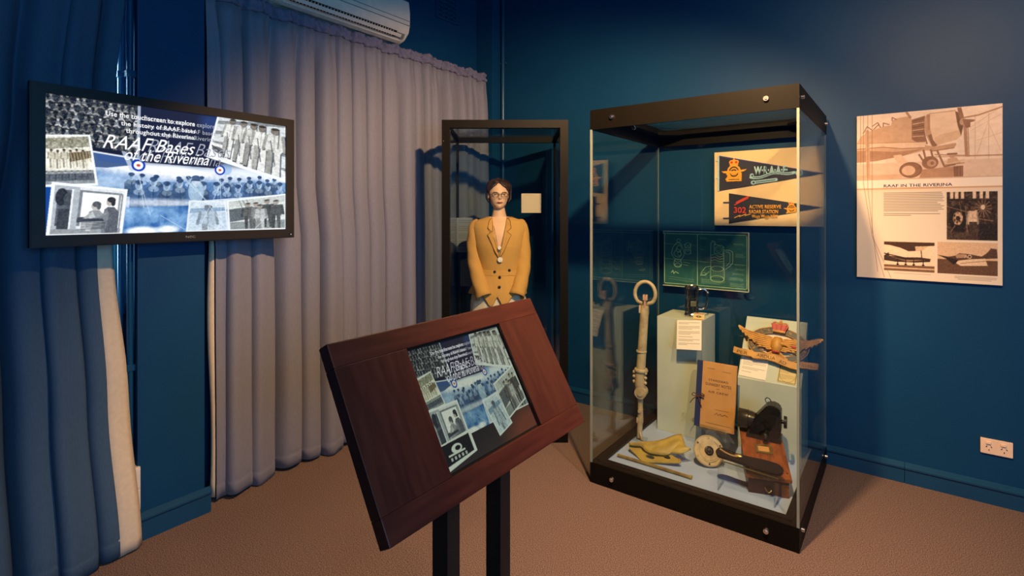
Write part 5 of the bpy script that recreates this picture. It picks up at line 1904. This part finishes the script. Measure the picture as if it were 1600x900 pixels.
# spectacles
gl_ = B()
for s_ in (-1, 1):
    pts = []
    for k in range(28):
        a = 2*PI*k/28
        cs, sn = math.cos(a), math.sin(a)
        pts.append((s_*.029+.021*math.copysign(abs(cs)**.7, cs), -.088+.004*abs(s_*.029+.021*cs)/.05, .108+.014*math.copysign(abs(sn)**.7, sn)))
    tube(gl_, pts, .0019, 6, closed=True)
    tube(gl_, [(s_*.050, -.083, .112), (s_*.068, -.06, .112), (s_*.071, .0, .110)], .0014, 6)
tube(gl_, [(-.008, -.088, .110), (0, -.090, .113), (.008, -.088, .110)], .0014, 6)
obj('spectacles', gl_, BLACK, t, smooth=True, M=HM)
# bobbed wig
hr = B()


def hair_pt(tq, a):
    """tq 0 (jaw) .. 1 crown"""
    t_ = .24+.76*tq
    p = head_r(t_, a)
    k = 1.27+.05*math.sin(a*9)*(1-tq)
    q = Vector((p.x*k, p.y*k if p.y > 0 else p.y*1.10, p.z+.018*tq+.002*math.sin(a*14)))
    if tq < .45:
        q.x = math.copysign(max(abs(q.x), (.080+.006*math.sin(tq*7))*abs(math.sin(a))**.6), q.x)
        q.y += .012
        if tq < .16:
            q.x *= .88+.12*tq/.16
    return q


for j in range(40):
    for i in range(NA):
        a0_, a1_ = -PI+2*PI*i/NA, -PI+2*PI*(i+1)/NA
        am_ = abs((a0_+a1_)/2+.08)
        tq = (j+.5)/40
        tt = .24+.76*tq
        lim = 1.18 if tt < .52 else 1.18*max(0, (0.88-tt)/.36)**1.1
        if am_ < lim:
            continue
        qd = [hair_pt(j/40, a0_), hair_pt(j/40, a1_), hair_pt((j+1)/40, a1_), hair_pt((j+1)/40, a0_)]
        hr.faces.new([hr.verts.new(v) for v in qd])
bmesh.ops.remove_doubles(hr, verts=hr.verts, dist=.0004)
o = obj('hair', hr, HAIR, t, smooth='all', M=HM)
sd = o.modifiers.new('thick', 'SOLIDIFY'); sd.thickness = .012; sd.offset = -1


# jacket
def jring(z):
    tab = [(.80, -.008, .205, .150), (.90, -.008, .196, .142), (.98, 0, .165, .122), (1.05, .004, .140, .102), (1.12, .002, .148, .108), (1.22, 0, .168, .120), (1.30, 0, .178, .112), (1.35, 0, .186, .094), (1.385, 0, .178, .076), (1.402, 0, .115, .064), (1.425, 0, .060, .058)]
    for a, b in zip(tab, tab[1:]):
        if z <= b[0]+1e-9:
            q = max(0, (z-a[0])/(b[0]-a[0]))
            return [a[i]+(b[i]-a[i])*q for i in (1, 2, 3)]
    return tab[-1][1:]


def jfront(x, z):
    c_, w_, d_ = jring(z)
    return -d_*math.sqrt(max(0.02, 1-((x-c_)/w_)**2))


jk = B()
NJ, NZ = 96, 60
V = []
for j in range(NZ+1):
    row = []
    for i in range(NJ):
        a = 2*PI*i/NJ
        fx = math.sin(a)
        front = math.cos(a) > 0
        xx = fx*.2
        hem = .895
        if front:
            hem -= .072*math.exp(-((abs(xx+.0)-.045)/.035)**2)
            hem += .01*math.exp(-(xx/.012)**2)
        z = hem+(1.415-hem)*j/NZ
        c_, w_, d_ = jring(z)
        fl = (1+.03*math.sin(a*7)*max(0, (1.02-z)/.2))
        row.append(jk.verts.new((c_+w_*fx*fl, -d_*math.cos(a)*fl, z+Z0)))
    V.append(row)
for j in range(NZ):
    for i in range(NJ):
        q = (V[j][i], V[j][(i+1) % NJ], V[j+1][(i+1) % NJ], V[j+1][i])
        c0_ = sum((v.co for v in q), Vector())/4
        zc = c0_.z-Z0
        if c0_.y < 0 and zc > 1.15:
            half = .062*(zc-1.15)/.25
            if abs(c0_.x-.004) < half:
                continue
        jk.faces.new(q)
o = obj('jacket', jk, TAN, t, smooth='all')
sd = o.modifiers.new('thick', 'SOLIDIFY'); sd.thickness = .006; sd.offset = 1
# skin of the chest inside the V
ch = B()
rows = []
for j in range(16):
    z = 1.12+.30*j/15
    row = []
    for i in range(15):
        x = -.075+.15*i/14
        c_, w_, d_ = jring(z)
        row.append(Vector((x, -(d_-.008)*math.sqrt(max(.05, 1-(x/(w_+.02))**2)), z+Z0)))
    rows.append(row)
loft(ch, rows, cap=False, closed=False)
obj('chest', ch, SKIN, t, smooth='all')
for s_ in (-1, 1):
    lp_ = B()
    # lapel: outline in x,z laid on the chest
    outl = [(.004+s_*.004, 1.145), (.004+s_*.030, 1.19), (.004+s_*.066, 1.275), (.004+s_*.080, 1.30), (.004+s_*.050, 1.322), (.004+s_*.078, 1.345), (.004+s_*.070, 1.395), (.004+s_*.050, 1.415), (.004+s_*.042, 1.36), (.004+s_*.026, 1.27)]
    a_ = [lp_.verts.new((x, jfront(x, z)-.014, z+Z0)) for x, z in outl]
    b_ = [lp_.verts.new((x, jfront(x, z)-.004, z+Z0)) for x, z in outl]
    ce = lp_.verts.new((sum(p[0] for p in outl)/10, jfront(.004+s_*.045, 1.3)-.012, 1.295+Z0))
    n = len(outl)
    for i in range(n):
        lp_.faces.new((a_[i], a_[(i+1) % n], ce))
        lp_.faces.new((a_[i], b_[i], b_[(i+1) % n], a_[(i+1) % n]))
    lo_ = obj('lapel', lp_, TAN, t)
    se = B()
    tube(se, [(x, jfront(x, z)-.014, z+Z0) for x, z in outl[:8]], .0022, 6)
    obj('lapel_edge', se, TANDK, lo_)
    # sleeve
    sv = B()
    if s_ < 0:
        pts = [(-.138, .005, 1.392), (-.164, .0, 1.355), (-.172, -.005, 1.24), (-.166, -.02, 1.12), (-.140, -.07, 1.01), (-.095, -.130, .885)]
    else:
        pts = [(.128, .005, 1.392), (.152, .0, 1.355), (.160, -.005, 1.24), (.166, -.02, 1.12), (.152, -.06, 1.01), (.118, -.120, .892)]
    R_ = [.022, .044, .052, .051, .050, .056]
    P_ = smooth_path(pts, 7)
    rings = []
    up = Vector((0, 1, 0))
    m_ = len(P_)
    for i, p in enumerate(P_):
        d = (P_[min(i+1, m_-1)]-P_[max(i-1, 0)]).normalized()
        u_ = (up-d*up.dot(d)).normalized(); w_ = d.cross(u_)
        q = i/7; jx = min(int(q), 4); r_ = R_[jx]+(R_[jx+1]-R_[jx])*(q-jx)
        rings.append([Vector((0, 0, Z0))+p+(u_*math.cos(2*PI*k/24)+w_*math.sin(2*PI*k/24))*r_*(1+.035*math.sin(i*.9+k*.8)) for k in range(24)])
    loft(sv, rings, cap=False)
    o = obj('sleeve', sv, TAN, t, smooth='all')
    o.modifiers.new('thick', 'SOLIDIFY').thickness = .005
    ep = B()
    box(ep, -.055, .055, -.018, .018, 0, .006, bev=.002, M=Matrix.Translation((s_*.108, .0, 1.398+Z0))@Matrix.Rotation(s_*.38, 4, 'Y'))
    obj('epaulette', ep, TAN, t)
bl_ = B()
rg_o = []
for zz, off in ((1.026, .004), (1.028, .010), (1.060, .010), (1.062, .004)):
    c_, w_, d_ = jring(zz)
    rg_o.append([Vector((c_+(w_+off)*math.sin(2*PI*i/64), -(d_+off)*math.cos(2*PI*i/64), zz+Z0)) for i in range(64)])
loft(bl_, rg_o, cap=False)
obj('belt', bl_, TAN, t, smooth=True)
for rr in (rg_o[0], rg_o[3]):
    obj('belt_seam', tube(B(), rr, .0018, 5, closed=True), TANDK, t)
for (x, z) in ((-.028, 1.052), (.070, 1.062), (.006, 1.018), (.004, .955)):
    y = jfront(x, z)-.012
    obj('button', ball(B(), (x, y, z+Z0), .010, .006, .010, seg=12), BLACK, t, smooth=True)
nk = B()
ch_pts = [(-.035, jfront(-.035, 1.36)+.002, 1.36), (-.010, jfront(0, 1.25)-.004, 1.25), (.006, jfront(0, 1.15)-.018, 1.15)]
tube(nk, [(x, y, z+Z0) for x, y, z in ch_pts], .0014, 6, sm=4)
tube(nk, [(-x+.01, y, z+Z0) for x, y, z in ch_pts], .0014, 6, sm=4)
obj('necklace_cord', nk, CREAMMET, t)
for (x, z, r_) in ((.004, 1.215, .013), (.008, 1.135, .018)):
    p_ = B()
    cyl(p_, (x, jfront(x, z)-.016, z+Z0), (x, jfront(x, z)-.022, z+Z0), r_, r_*.9, 20)
    obj('pendant', p_, PAPER, t, smooth=True)
skt = B()
rings = []
for z, w_, d_ in ((1.0, .135, .10), (.92, .178, .125), (.84, .192, .135), (.70, .196, .138), (.48, .205, .145)):
    rings.append([Vector((-.005+w_*math.sin(2*PI*i/48)*(1+.012*math.sin(i*1.3)), -d_*math.cos(2*PI*i/48)*(1+.02*math.sin(i*1.3)), z+Z0)) for i in range(48)])
loft(skt, rings, cap=False)
o = obj('skirt', skt, SKIRT, t, smooth='all')
o.modifiers.new('thick', 'SOLIDIFY').thickness = .004
tag(t, 'mannequin with brown bobbed hair and spectacles wearing a mustard uniform jacket', 'mannequin')
